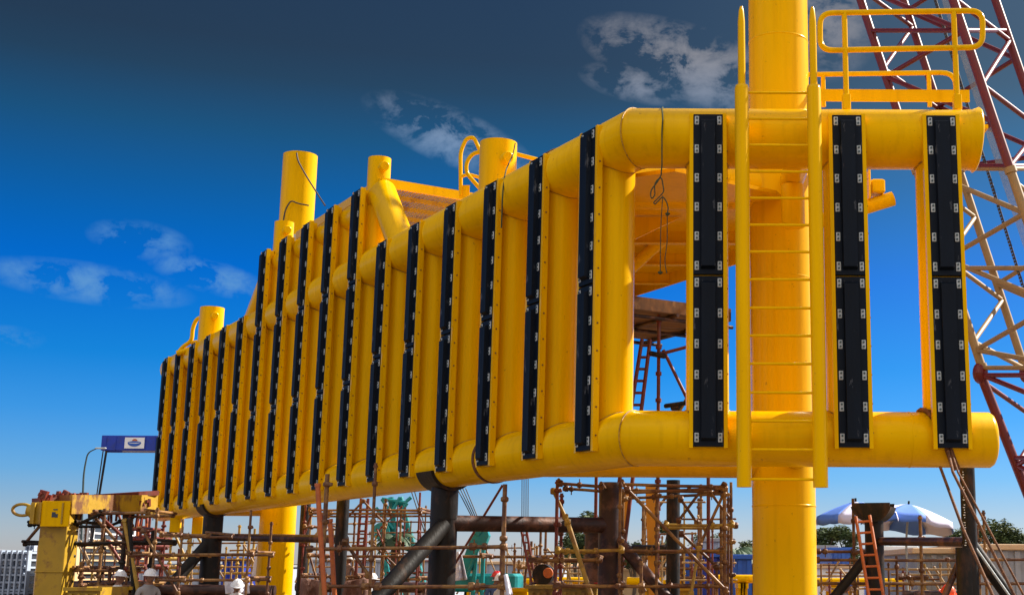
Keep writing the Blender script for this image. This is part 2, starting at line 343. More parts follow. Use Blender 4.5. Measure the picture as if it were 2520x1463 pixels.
# legs: two great columns
colx = P(1931, 1400, 17.5).x
for cx, cy, zt, zj in ((colx, 17.5, 11.5, 2.62), (-8.98, 31.5, 11.7, 3.2)):
    lg = tubepart('leg', [(cx, cy, 0), (cx, cy, zt)], .41, YEL, BL, 56)
    ring(lg, (cx, cy, zj if cy < 20 else 1.2), Z, .41); ring(lg, (cx, cy, 8.95 if cy < 20 else 9.3), Z, .41)
    if cy < 20: ring(lg, (cx, cy, 5.6), Z, .41, .01, .003)
# joint near the top of the far leg: pale bare band
tubepart('bare_steel_band', [(-8.98, 31.5, 9.42), (-8.98, 31.5, 9.62)], .413, GALV, BL, 40, cap=False)
# stubs with a plugged nozzle
def stub(x, y, z0, z1, r, nz):
    st = tubepart('stub', [(x, y, z0), (x, y, z1)], r, YEL, BL, 36)
    a = R_(-60); d = Vector((math.cos(a), math.sin(a), 0)); c = Vector((x, y, nz))
    b = MB(); b.tube([c, c+d*(r+.12), c+d*(r+.125)], [.085, .085, .07], 20); b.build('nozzle', YEL, st)
s = HL(14); stub(s.x, s.y, ZT, P(527, 757, s.y).z, .285, P(527, 782, s.y).z)
s = HL(10); stub(s.x, s.y, ZT, P(694, 547, s.y).z, .20, P(703, 572, s.y).z)
s = HL(6.0); stub(s.x, s.y, ZT, P(931, 390, s.y).z, .20, P(943, 418, s.y).z)
s = P(1227, 352, 19.4); stub(s.x, s.y, 3.4, s.z, .28, P(1250, 392, 19.2).z)
# ring beams and connectors between faces and legs
lx = HL(0); 
def lefty(y): t = (y-CN.y)/DL.y; return CN.x+DL.x*t
for z, r in ((ZB, .31), (ZT-.02, .31)):
    tubepart('cross_tube', [(lefty(17.5)+.1, 17.5, z), (colx, 17.5, z)], r, YEL, BL, 36)
    tubepart('cross_tube', [(lefty(31.5)+.1, 31.5, z), (-8.98, 31.5, z)], .30, YEL, BL, 32)
    tubepart('connector', [(colx+.12, 15.45, z-.02), (colx+.12, 17.4, z-.02)], .16 if z > 5 else .2, YEL, BL, 28)
tubepart('connector', [(colx+.1, 16.75, ZT-.75), (colx+.1, 16.75, ZT-.2)], .15, YEL, BL, 28)
# stub pipe pointing right behind the second fender, with a box lug
b = MB(); q0, q1 = P(2100, 520, 18.6), P(2198, 488, 18.6)
b.tube([q0-X*.9-Z*.28, q1], .105, 24); b.build('stub_pipe', YEL, BL)
b = MB(); c0 = P(2158, 462, 18.6); b.box(c0, (.20, .28, .20), bev=.02); b.box(c0+Vector((-.13, 0, .02)), (.03, .4, .44), bev=.01); b.build('lifting_lug', YEL, BL)
# interior deck: plate with beams under it, seen from below
DK = MB(); zd = 6.62
ed0 = Vector((-.14, 22, 0))
def edge(y): t = (y-22)/DL.y; return Vector((ed0.x+DL.x*t, y, zd))
pa = [Vector((.1, 15.9, zd)), Vector((colx-.1, 16.9, zd)), edge(18.6), edge(25.5), HL(7.2, zd, -.25), HL(.2, zd, -.25)]
pts = [(p.x, p.y) for p in pa]; DK.prism(pts, (0, 0, zd), X, Yv, Z, .05); DK.build('deck_plate', YEL, BL)
for k, y in enumerate((18.9, 20.3, 21.7, 23.1, 24.5)):
    e = edge(y); l = Vector((lefty(y)+.35, y, zd)); DK = MB()
    DK.box(((e.x+l.x)/2, y, zd-.085), ((e.x-l.x), .012, .168)); DK.box(((e.x+l.x)/2, y, zd-.175), ((e.x-l.x), .11, .014)); DK.build('deck_beam', YEL, BL)
b = MB(); ea, eb = edge(18.65), edge(25.4); mid = (ea+eb)/2
ry = Matrix.Rotation(math.atan2(DL.y, DL.x), 3, 'Z'); b.box(mid-Z*.09, ((ea-eb).length, .03, .22), ry); b.build('deck_edge_beam', YEL, BL)
b = MB(); b.tube([P(1520, 690, 20.2), P(1690, 535, 19.2)], .09, 20); b.build('deck_strut', YEL, BL)
b = MB(); g0 = HL(1.4, zd-.02, -.3); b.prism([(0, 0), (1.1, 0), (0, -.55)], Vector((-.9, 18.0, zd-.02)), X, Z, Yv, .03); b.build('gusset', YEL, BL)
# open grating platform above the header between the two stubs
zp = 8.40
pc = [HL(5.8, zp, .05), HL(5.8, zp, -2.35), HL(9.2, zp, -2.35), HL(9.2, zp, .05)]
GP = MB()
def beam(b, a, c, w, h, m=0):
    a, c = Vector(a), Vector(c); d = (c-a); rot = Matrix.Rotation(math.atan2(d.y, d.x), 3, 'Z'); hyp = d.length
    tilt = math.asin(max(-1, min(1, d.z/hyp))); rot = rot @ Matrix.Rotation(-tilt, 3, 'Y'); b.box((a+c)/2, (hyp, w, h), rot, m)
for a, c in ((0, 1), (1, 2), (2, 3), (3, 0)): beam(GP, pc[a], pc[c], .06, .16)
pf = GP.build('platform_frame', YEL, BL)
GP = MB()
for k in range(1, 7):
    t = k/7; beam(GP, pc[0].lerp(pc[3], t)-Z*.03, pc[1].lerp(pc[2], t)-Z*.03, .05, .07)
for k in range(1, 34):
    t = k/34; beam(GP, pc[0].lerp(pc[1], t)+Z*.04, pc[3].lerp(pc[2], t)+Z*.04, .008, .04)
GP.build('grating', YEL2, pf)
# guard hoops beside the big stub
def pxtube(name, pts, Y, r, mt, parent, rad=.12, seg=10, **k):
    return tubepart(name, roundpath([P(u, v, Y if not isinstance(Y, (list, tuple)) else Y[i]) for i, (u, v) in enumerate(pts)], rad, 5), r, mt, parent, seg, **k)
pxtube('guard_hoop', [(1134, 480), (1133, 372), (1148, 340), (1166, 337), (1192, 394)], 20.3, .032, YEL, BL)
pxtube('guard_hoop', [(1215, 377), (1168, 373), (1148, 396), (1147, 425), (1196, 480)], 20.0, .032, YEL, BL)
pxtube('guard_rail', [(1135, 434), (1152, 428), (1215, 446)], 20.2, .026, YEL, BL)
pxtube('guard_rail', [(1260, 376), (1345, 398)], 20.0, .032, YEL, BL)
b = MB(); b.box(P(1143, 472, 20.3), (.16, .02, .22)); b.build('toe_plate', YEL, BL)
pxtube('guard_hoop', [(503, 778), (484, 783), (474, 806), (472, 838), (450, 852), (438, 868)], 32.6, .05, YEL, BL, .3)
pxtube('guard_rail', [(470, 842), (500, 838)], 32.6, .045, YEL, BL)
pxtube('guard_rail', [(436, 868), (470, 858)], 32.6, .07, YEL, BL)
# guard rails above the top header, right
rl = MB(); rl.tube(roundpath([P(2018, 32, 15.5), P(2418, 26, 15.5), P(2418, 116, 15.5), P(2018, 124, 15.5)], .16, 7, True), .035, 14, closed=True); rl.build('guard_rail', YEL, BL)
for u in (2083, 2356):
    a, c = P(u, 30, 15.5), P(u, 262, 15.5); a.x = c.x
    b = MB(); b.tube([a, c], .034, 14); b.box(c+Z*.05, (.10, .10, .2), bev=.01); b.build('guard_rail_post', YEL, BL)
pxtube('guard_rail', [(1938, 300), (1938, 184), (2352, 178), (2352, 250)], 17.6, .035, YEL, BL, .3, 12)
for u in (2027, 2288):
    a, c = P(u, 182, 17.6), P(u, 262, 17.6); a.x = c.x; tubepart('guard_rail_post', [a, c], .032, YEL, BL, 12)
b = MB(); a, c = P(2010, 236, 16.0), P(2386, 234, 16.0); b.box(((a.x+c.x)/2, 16.0, (a.z+c.z)/2), (c.x-a.x, .012, .16)); b.build('toe_plate', YEL, BL)
b = MB(); a, c = P(2010, 250, 17.6), P(2386, 234, 17.6); b.box(((a.x+c.x)/2, 16.8, ZT+.38), (c.x-a.x-.3, 1.5, .05)); b.build('walkway_plate', YEL, BL)
# ladder
LD = MB(); lad = empty('ladder', (1.2, 14.8, 0), None, None); lad.parent = BL; lad.location = Vector((1.2, 14.8, 0))-Vector(BL.location)
zl0, zl1, zl2 = P(1830, 1197, 14.8).z, P(1826, 208, 14.8).z, P(1824, 16, 14.8).z
xa, xb = P(1831, 1100, 14.8).x, P(2018, 1100, 14.8).x
for x in (xa, xb):
    tubepart('rail', [(x, 14.8, zl0), (x, 14.8, zl1-.05), (x, 14.8, zl1-.01), (x, 14.8, zl1)], [.083, .083, .072, .045], YEL, lad, 28)
    tubepart('rail_extension', [(x, 14.8, zl1-.02), (x, 14.8, zl2-.2), (x, 14.8, zl2-.05), (x, 14.8, zl2)], [.044, .042, .03, .015], YEL, lad, 16)
rv = [228, 292, 357, 422, 487, 553, 619, 687, 757, 825, 894, 965, 1035, 1105, 1178]
for v in rv:
    z = P(1915, v, 14.8).z; tubepart('rung', [(xa+.07, 14.8, z), (xb-.07, 14.8, z)], .016, YEL, lad, 10)
for z in (ZB, ZT):
    for x in (xa, xb): b = MB(); b.box((x, 15.0, z), (.03, .34, .14)); b.build('bracket', YEL, lad)

# ------------------------------------------------------------------ fenders
bplate_n = 0
restb = MB()
def fender(p, out, sections, hero):
    """p: axis point of its post, out: outward normal; sections: list of (z0, z1)"""
    global bplate_n
    side = Vector((-out.y, out.x, 0))             # to the picture's right
    if side.x < 0: side = -side
    fz0, fz1 = sections[0][0]-.005, sections[-1][1]+.005
    fr = bpy.data.objects.new('fender', None); SC.collection.objects.link(fr); fr.parent = BL; loc = p+out*.3; loc.z = fz0; fr.location = loc-Vector(BL.location)
    ax, ay = side, out
    cb = MB()
    w, fl = .218, .044
    prof_ = [(-.09, .2), (-.09, .305), (-w, .305), (-w, .385), (-w+fl, .385), (-w+fl, .325), (w-fl, .325), (w-fl, .385), (w, .385), (w, .305), (.09, .305), (.09, .2)]
    cb.prism(prof_, Vector((p.x, p.y, fz0)), ax, ay, Z, fz1-fz0)
    for k in range(int((fz1-fz0)/.33)):
        zz = fz0+.18+k*.33; q_ = Vector((p.x, p.y, zz))+ax*w+ay*.345; cb.tube([q_-ax*.002, q_+ax*.010], .011, 6, m=1)
    cb.build('channel', [YEL, BROWNB], fr)
    for (z0, z1) in sections:
        g = .012; pb = MB()
        # base slab
        pb.prism([(-.172, .327), (-.172, .385), (-.166, .392), (.166, .392), (.172, .385), (.172, .327)], Vector((p.x, p.y, z0+g)), ax, ay, Z, z1-z0-2*g)
        # raised ridge with sloped ends
        vs = []
        for zz, k in ((z0+.07, 0), (z0+.10, 1), (z1-.10, 1), (z1-.07, 0)):
            for s_, d_ in ((-.088, .390), (-.080, .455 if k else .392), (.080, .455 if k else .392), (.088, .390)):
                vs.append(Vector((p.x, p.y, zz))+ax*s_+ay*d_)
        fs = [(0, 1, 2, 3), (15, 14, 13, 12)]
        for r_ in range(3):
            for c_ in range(3): fs.append((r_*4+c_, r_*4+c_+1, r_*4+c_+5, r_*4+c_+4))
        pb.add(vs, fs)
        pad = pb.build('rubber_pad', RUB, fr)
        nrow = max(2, round((z1-z0-.2)/.33)+1) if hero != 2 else max(2, round((z1-z0-.2)/.33)+1)
        for k in range(nrow):
            zz = z0+.11+(z1-z0-.2)*k/(nrow-1)
            for s_ in (-.132, .132):
                big = hero and bplate_n < 96
                t = MB() if big else restb
                c = Vector((p.x, p.y, zz))+ax*s_+ay*.396
                rot = Matrix((ax, ay, Z)).transposed()
                t.box(c, (.05, .010, .105), rot, 0, .004)
                for dz in (-.024, .026): t.tube([c+Z*dz, c+Z*dz+ay*.018], .0125, 6, m=1)
                if big: t.build('bolt_plate', [GALV, BOLT], fr); bplate_n += 1
FZ0, FZ1, FZM = 3.155, 7.08, 5.13
for x in (.48, 2.115, 3.225): fender(Vector((x, 15.45, 0)), Vector((0, -1, 0)), [(FZ0, FZM), (FZM, FZ1)], 1)
zta = 8.27
fa = HL(6, 0, .42)
za, zb_ = P(862, 698, fa.y).z, P(846, 945, fa.y).z
for i in range(17):
    if 6 <= i <= 10: fender(HL(i), NO, [(FZ0, zb_), (zb_, za), (za, zta)], 0)
    else: fender(HL(i), NO, [(FZ0, FZM), (FZM, FZ1)], 1 if i < 2 else 0)
tag(restb.build('bolt_plate', [GALV, BOLT], BL), kind='stuff')

# straps and ropes on the landing
def hoop(name, c, ax, r, w, mt, label, cat, t=.012, a0=0, a1=360):
    c = Vector(c); ax = Vector(ax).normalized(); U = ax.cross(Z).normalized(); V = Z; n = 40; vs = []
    for k in range(n+1):
        a = R_(a0+(a1-a0)*k/n); d = U*math.cos(a)+V*math.sin(a)
        for rr, s_ in ((r+.002, -w), (r+t, -w), (r+t, w), (r+.002, w)): vs.append(c+d*rr+ax*s_)
    b = MB(); b.add(vs, [(k*4+j, k*4+(j+1) % 4, k*4+4+(j+1) % 4, k*4+4+j) for k in range(n) for j in range(4)], True)
    return tag(b.build(name, mt, origin=c), label, cat)
def near_i(u, z):
    best = min(((abs(prj(HL(k/50, z))[0]-u), k/50) for k in range(-20, 850))); return best[1]
def prj(p):
    c = RM.transposed() @ (Vector(p)-Vector((0, 0, CH))); return PX+F*c.x/-c.z, PY-F*c.y/-c.z
i1 = near_i(1216, ZB); hoop('strap', HL(i1, ZB), DL, .318, .034, STRAP, 'brown webbing strap looped round the bottom tube of the angled face', 'strap', .014)
i2 = near_i(1383, ZT); hoop('strap', HL(i2, ZT), DL, .36, .05, STRAP, 'dark strap looped round the top tube near its bend', 'strap', .014)
hx = P(2300, 1079, 15.45).x
b = MB(); pth = [Vector((hx-.16+.36*(k/12)**1.3, 15.45+.345*math.cos(R_(75+k*15)), ZB+.345*math.sin(R_(75+k*15)))) for k in range(13)]
b.tube(pth, .028, 10); b.tube([p+X*.045 for p in pth], .022, 10)
tag(b.build('sling', STRAP, origin=pth[0]), 'brown lifting sling wrapped round the bottom tube behind the right end fender', 'sling')
# rope hanging from the top tube
b = MB(); yr = 15.06
rx = P(1630, 300, 15.1).x; b.tube([Vector((rx+.004*math.sin(k*1.3), 15.45-.372*math.sin(R_(-60+k*12)), ZT+.372*math.cos(R_(-60+k*12)))) for k in range(14)]+[P(1629, 405, 15.08), P(1627, 430, 15.1)], .008, 6)
b.tube(roundpath([P(1627, 430, 15.1), P(1620, 444, 15.1), P(1600, 470, 15.1), P(1603, 490, 15.1), P(1612, 480, 15.1), P(1610, 450, 15.1), P(1628, 432, 15.1), P(1634, 470, 15.1), P(1628, 478, 15.1), P(1608, 498, 15.1), P(1612, 502, 15.1), P(1631, 482, 15.1), P(1640, 494, 15.1), P(1645, 512, 15.1), P(1642, 525, 15.1)], .06, 4), .008, 6)
b.tube(roundpath([P(1631, 480, 15.1), P(1626, 560, 15.1), P(1625, 668, 15.1)], .1), .006, 6); b.tube(roundpath([P(1642, 525, 15.1), P(1642, 600, 15.1), P(1635, 640, 15.1), P(1641, 672, 15.1)], .1), .006, 6)
b.dome(P(1643, 524, 15.1), .03, -Z); b.dome(P(1625, 668, 15.1), .03, -Z)
tag(b.build('rope', ROPEM, origin=P(1632, 268, 15.4)), 'thin dark green rope with loops and knots hanging from the top tube', 'rope')
b = MB(); b.tube(roundpath([P(1268, 352, 19.0), P(1263, 378, 18.9), P(1244, 420, 18.0), P(1237, 470, 17.6), P(1234, 560, 17.6)], .2), .010, 6)
tag(b.build('rope', ROPEM, origin=P(1263, 378, 18.9)), 'black rope trailing from the nozzle of the large stub down the face', 'rope')
b = MB(); b.tube(roundpath([P(730, 376, 31), P(733, 395, 30.95), P(752, 430, 30.9), P(790, 490, 30.8), P(800, 505, 30.6)], .3), .02, 6)
b.tube(roundpath([P(697, 545, 31), P(702, 515, 31), P(716, 492, 31), P(732, 500, 31), P(760, 505, 31)], .3), .018, 6)
tag(b.build('cable', STEELR, origin=P(730, 376, 31)), 'dark steel cable slung across the top of the tall far column', 'cable')

# ------------------------------------------------------------------ dark steel supports
def vpile(parent, u, v, Y, r, name='pile', mt=PILE, collars=(), z0=0):
    t = P(u, v, Y); b = MB(); b.tube([(t.x, t.y, z0), (t.x, t.y, t.z)], r, 28)
    for z in collars: b.tube([(t.x, t.y, z-.02), (t.x, t.y, z-.015), (t.x, t.y, z+.015), (t.x, t.y, z+.02)], [r, r+.012, r+.012, r], 28)
    return b.build(name, mt, parent)
def saddle(parent, c, ax, r, L_=.5, mt=PILE):
    c = Vector(c); ax = Vector(ax).normalized(); U = ax.cross(Z).normalized(); n = 16; vs = []
    for k in range(n+1):
        a = R_(195+150*k/n); d = U*math.cos(a)+Z*math.sin(a)
        for rr, s_ in ((r+.004, -L_/2), (r+.05, -L_/2), (r+.05, L_/2), (r+.004, L_/2)): vs.append(c+d*rr+ax*s_)
    b = MB(); b.add(vs, [(k*4+j, k*4+(j+1) % 4, k*4+4+(j+1) % 4, k*4+4+j) for k in range(n) for j in range(4)]+[(0, 1, 2, 3), tuple(n*4+j for j in (3, 2, 1, 0))])
    return b.build('saddle', mt, parent)
iB = near_i(1097, ZB); pB = HL(iB, ZB)
yB = pB.y
sB = empty('support_frame', (pB.x, pB.y, 0), 'black steel pile with saddle and rusty cross beam under the middle of the angled face', 'support frame')
b = MB(); b.tube([(pB.x, pB.y, 0), (pB.x, pB.y, ZB-.3)], .20, 32); b.tube([(pB.x, pB.y, 2.52), (pB.x, pB.y, 2.55)], .206, 32, cap=False); b.build('pile', PILE, sB); saddle(sB, pB, DL, .318, .55)
yC = 21.5; pC = P(1502, 1186, yC)
tubepart('cross_beam', [P(1110, 1286, yB), P(1500, 1291, yC)], .118, PIPE, sB, 24)
tubepart('brace', [P(1092, 1290, yB-.1), P(930, 1470, yB-1.2), P(900, 1504, yB-1.4)], .125, PILE, sB, 24)
tubepart('pile', [(pC.x, yC, 0), (pC.x, yC, pC.z)], .178, PIPE, sB, 32)
tubepart('brace', [P(1515, 1322, yC), P(1640, 1470, yC-.6), P(1690, 1530, yC-.8)], .095, PIPE, sB, 24)
iA = near_i(528, ZB); pA = HL(iA, ZB)
sA = empty('support_frame', (pA.x, pA.y, 0), 'dark pile with saddle and long brace under the far left end of the landing', 'support frame')
tubepart('pile', [(pA.x, pA.y, 0), (pA.x, pA.y, ZB-.3)], .22, PILE, sA, 32); saddle(sA, pA, DL, .318, .6)
tubepart('brace', [P(520, 1325, pA.y), P(400, 1463, pA.y-1), P(360, 1510, pA.y-1.2)], .125, PILE, sA, 20)
yF = pA.y+1.5
tubepart('cross_beam', [P(540, 1320, pA.y), P(850, 1325, 27)], .083, PIPE, sA, 20)
vpile(sA, 846, 1205, 27, .125)
sE = empty('support_frame', (P(752, 1240, 33).x, 33, 0), 'thin black pile close behind the bright yellow far column', 'support frame')
vpile(sE, 753, 1238, 33, .12)
sD = empty('support_frame', (P(2378, 1200, 17.5).x, 17.5, 0), 'tall black pile with white scale marks under the right end of the bottom tube', 'support frame')
vpile(sD, 2379, 1140, 17.5, .078*1.25); t = P(2378, 1345, 17.4)
b = MB(); b.tube([(t.x, 17.5, 0), (t.x, 17.5, t.z)], .118, 28); b.build('pile_sleeve', PILE, sD)
b = MB()
for k in range(34):
    if k % 7 == 5: continue
    z = P(2378, 1160+k*6.2, 17.4).z; b.box((t.x-.006+.004*math.sin(k*2.1), 17.5-.099, z), (.012+.006*(k % 3), .003, .011))
b.build('scale_marks', WHITE, sD)
tubepart('cross_beam', [P(2160, 1330, 21), P(2378, 1332, 17.5)], .062, PIPE, sD, 20)
b = MB(); b.tube([P(2392, 1340, 17.6), P(2485, 1470, 17.6), P(2540, 1545, 17.6)], .085, 20); b.build('brace', PILE, sD)
b = MB(); b.tube([P(2402, 1348, 17.45), P(2500, 1487, 17.45)], .016, 8); b.build('conduit', GALV, sD)
tubepart('brace', [P(2363, 1375, 17.6), P(2329, 1455, 17.6), P(2310, 1500, 17.6)], .045, PIPE, sD, 16)
p = P(2150, 1262, 21)
sS = empty('support_frame', (p.x, p.y, 0), 'short black post with empty half round saddle in front of the umbrellas', 'support frame')
tubepart('post', [(p.x, 21, 0), (p.x, 21, p.z)], .145, PILE, sS, 24); saddle(sS, (p.x, 21, P(2150, 1253, 21).z+.12), (.35, 1, 0), .27, .5)
b = MB(); ax_ = Vector((.35, 1, 0)).normalized(); U_s = ax_.cross(Z).normalized(); cs = Vector((p.x, 21, P(2150, 1253, 21).z+.10))
for o_ in (-.2, .2): b.prism([(.29*math.cos(R_(180+180*k/14)), .29*math.sin(R_(180+180*k/14))) for k in range(15)], cs+ax_*o_, U_s, Z, ax_, .02)
b.box(cs-Z*.19, (.2, .42, .2), Matrix((U_s, ax_, Z)).transposed()); b.build('saddle_web', PILE, sS)
tubepart('brace', [P(2135, 1365, 21), P(2055, 1465, 21), P(2010, 1520, 21)], .075, PILE, sS, 20)
p = P(1657, 1180, 25)
s5 = empty('support_frame', (p.x, p.y, 0), 'black pile standing inside the scaffold right of the brown braced pile', 'support frame')
tubepart('pile', [(p.x, 25, 0), (p.x, 25, p.z)], .125, PILE, s5, 24); tubepart('cross_beam', [P(1560, 1352, 26), P(1660, 1352, 25)], .1, PILE, s5, 16)
p = P(1466, 1308, 25)
s6 = empty('support_frame', (p.x, p.y, 0), 'low dark pile half hidden behind the brown braced pile', 'support frame')
tubepart('pile', [(p.x, 25, 0), (p.x, 25, p.z)], .2, PIPE, s6, 24); tubepart('pile_head', [(p.x, 25, p.z-.03), (p.x, 25, p.z)], .23, PIPE, s6, 24)
for u_ in (434, 489):
    q_ = P(u_, 1300, 33.3); b = MB(); b.box((q_.x, q_.y, q_.z+.08), (.26, .26, .42), bev=.01); b.build('stub_leg', YEL, BL)
# orange columns behind
for lab, q in (('orange square column standing behind the central scaffold', [(1601, 1190, 26), (1608, 1410, 26)]), ('slanting orange strut just right of the brown braced pile', [(1546, 1190, 24), (1533, 1310, 24)])):
    a, c = P(*q[0]), P(*q[1]); nm = 'steel_column' if 'column' in lab else 'steel_strut'
    g = MB(); c2 = a+(c-a)*((0-a.z)/(c.z-a.z)); w = .2 if 'column' in lab else .1
    beam(g, a, c2, w, w); g.box((c2.x, c2.y, .02), (w*2, w*2, .04)); tag(g.build(nm, ORGY, origin=c2), lab, 'column' if 'column' in lab else 'strut')

# ------------------------------------------------------------------ scaffolds
CR = .0242
def scaffold(label, Y, depth, posts, ledgers, braces, mt=SCAF, r=CR, seed=1, group='tube scaffolds under the boat landing', planks=(), fine=1):
    """posts: (u, v_top[, dY]); ledgers: (u0, v0, u1, v1[, dY]); braces likewise. pixels give world points on the plane y = Y"""
    rn = random.Random(seed)
    base = P(posts[0][0], 1402, Y); base.z = 0
    s = empty('scaffold', base, label, 'scaffold', group)
    for q in posts:
        u, v = q[:2]; dY = q[2] if len(q) > 2 else 0; rr = (q[3] if len(q) > 3 else 1)*r; mm = q[4] if len(q) > 4 else mt
        for back in ((0, 1) if depth else (0,)):
            y = Y+dY+back*depth; t = P(u, v, Y+dY); b = MB(); x = t.x+(rn.uniform(-.04, .04) if back else 0); zt = t.z - (rn.uniform(0, .3) if back else 0)
            lean = rn.uniform(-.03, .03) if back else 0
            b.tube([(x+lean, y, 0), (x, y, zt)], rr, 10)
            z = .3+rn.random()*.5
            while z < zt-.1:       # cup joints and couplers
                if z > .6:
                    b.tube([(x, y, z-.035), (x, y, z-.02), (x, y, z+.02), (x, y, z+.035)], [rr*1.2, rr*(1.75 if fine == 1 else 1.4), rr*(1.75 if fine == 1 else 1.4), rr*1.2], 10)
                    if rn.random() < .35: b.box((x+rr*1.8, y-rr, z), (.06, .04, .05), Matrix.Rotation(rn.random()*3, 3, 'Y'), bev=.008)
                z += .5 if fine == 1 else 1.0
            if rn.random() < .5: b.tube([(x, y, zt-.06), (x, y, zt-.03)], rr*1.5, 10)
            b.build('standard', mm, s)
    for q in ledgers:
        u0, v0, u1, v1 = q[:4]; dY = q[4] if len(q) > 4 else 0; mm = q[5] if len(q) > 5 else mt
        a, c = P(u0, v0, Y+dY-.05), P(u1, v1, Y+dY-.05)
        for back in ((0, 1) if depth else (0,)):
            b = MB(); o_ = Vector((0, back*depth, 0)); b.tube([a+o_, a.lerp(c, .5)+o_+Z*rn.uniform(-.012, .004), c+o_], r, 10)
            for t in (a, c):
                b.box(t+o_+Vector((rn.uniform(-.02, .02), .02, 0)), (.085*fine, .09*fine, .075*fine), Matrix.Rotation(rn.random(), 3, 'X'), bev=.012)
            for kk in range(rn.randint(1, 3)):
                t = a.lerp(c, rn.random()); b.box(t+o_, (.07*fine, .085*fine, .07*fine), Matrix.Rotation(rn.random(), 3, 'X'), bev=.012)
                if rn.random() < .5: b.tube([t+o_-Z*.09, t+o_+Z*.09], .009, 6)
            b.build('ledger', mm, s)
        if depth:
            for t in (a, c): tubepart('transom', [t+Vector((0, -.1, .05)), t+Vector((0, depth+.15, .05))], r, mm, s, 10)
    for q in braces:
        u0, v0, u1, v1 = q[:4]; dY = q[4] if len(q) > 4 else 0; mm = q[5] if len(q) > 5 else mt; k = q[6] if len(q) > 6 else 1
        a, c = P(u0, v0, Y+dY+.07), P(u1, v1, Y+dY+.07); b = MB(); b.tube([a, c], r*k, 10)
        for t in (a.lerp(c, .03), a.lerp(c, .97)): b.box(t, (.09*fine, .09*fine, .09*fine), Matrix.Rotation(rn.random(), 3, 'X'), bev=.015)
        b.build('brace', mm, s)
    for (u0, v0, u1, v1, dY, wd) in planks:
        a, c = P(u0, v0, Y+dY), P(u1, v1, Y+dY)
        for k in range(max(1, int(wd/.24))):
            b = MB(); beam(b, a+Vector((rn.uniform(-.1, .1), .12+k*.24, rn.uniform(0, .012))), c+Vector((rn.uniform(-.1, .1), .12+k*.24, rn.uniform(0, .012))), .225, .04); b.build('plank', WOOD, s)
    return s
scaffold('rusty tube scaffold in front of the far left pile', 26, 1.4, [(388, 1247), (618, 1254)],
    [(322, 1364, 617, 1362), (384, 1426, 608, 1426), (396, 1315, 511, 1315)], [(440, 1463, 350, 1300)], SCAF, seed=2)
scaffold('rusty scaffold with a red prop crossing the bottom tube', 18.3, 0, [(806, 1165, 0, 1.25), (925, 1138, 0, .9)],
    [(759, 1349, 1238, 1344), (800, 1441, 930, 1441), (930, 1443, 1240, 1441)], [(848, 1330, 909, 1416)], SCAF, seed=3)
scaffold('red and brown scaffold tower behind the rusty one with the red prop', 30, 1.6, [(1034, 1210, 0, 1, SCAFR), (950, 1225), (836, 1240), (752, 1240, 0, 1, SCAFR)],
    [(764, 1254, 1033, 1254), (764, 1262, 1033, 1261), (759, 1367, 1185, 1367), (750, 1296, 800, 1296), (744, 1417, 880, 1417), (850, 1424, 1030, 1424)], [(838, 1290, 895, 1230), (893, 1230, 950, 1290), (910, 1330, 1005, 1420), (770, 1254, 740, 1340, 0, SCAFR), (752, 1330, 790, 1463)], SCAF, seed=5)
scaffold('single stout rusty standard with couplers right of the teal machine', 17.6, 0, [(1243, 1190, 0, 1.25)],
    [(1235, 1343, 1160, 1343), (1238, 1441, 1160, 1441)], [], SCAF, seed=6)
scaffold('red and yellow scaffold bay left of the brown braced pile', 20.2, 1.3, [(1372, 1179, 0, 1.1, SCAFR), (1527, 1185, 0, 1)],
    [(1372, 1354, 1527, 1352, 0, SCAFY), (1306, 1376, 1474, 1376), (1367, 1441, 1527, 1441), (1376, 1188, 1480, 1196)], [(1361, 1205, 1392, 1272, 0, SCAFY, 1.1), (1395, 1278, 1460, 1480, -.6, SCAFY, 1.5)], SCAF, seed=7)
scaffold('tall rusty scaffold bay with a long diagonal brace left of the big yellow leg', 20.5, 1.5, [(1617, 1198), (1783, 1185, 0, 1.25), (1799, 1185, .8)],
    [(1530, 1354, 1780, 1353), (1578, 1441, 1790, 1441), (1532, 1190, 1780, 1196), (1638, 1290, 1800, 1290, .5, SCAFY), (1530, 1212, 1786, 1200)],
    [(1537, 1196, 1792, 1457, -.4, SCAF, 1.15), (1786, 1202, 1720, 1345), (1728, 1202, 1668, 1282, 1.2), (1674, 1225, 1716, 1286, 1.2), (1675, 1310, 1764, 1392, .6), (1764, 1392, 1764, 1440, .6), (1745, 1206, 1812, 1294, 1), (1720, 1345, 1700, 1463, -.2, SCAFY)], SCAF, seed=8)
scaffold('low scaffold bay crossing the brace of the brown pile', 18.9, 0, [(1578, 1378)], [(1367, 1439, 1578, 1441)], [], SCAF, seed=9)
scaffold('rusty guard railing of tubes in front of the grey sheds at the right', 21.5, 0, [(2099, 1225), (2206, 1366, 0, .9), (2264, 1266, 0, 1.1), (2420, 1254, 0, .9), (2405, 1290, 0, .9)],
    [(2011, 1376, 2540, 1375), (2011, 1433, 2540, 1434), (2011, 1355, 2124, 1355, .3), (2220, 1418, 2280, 1419, .2)], [], SCAF, seed=10)
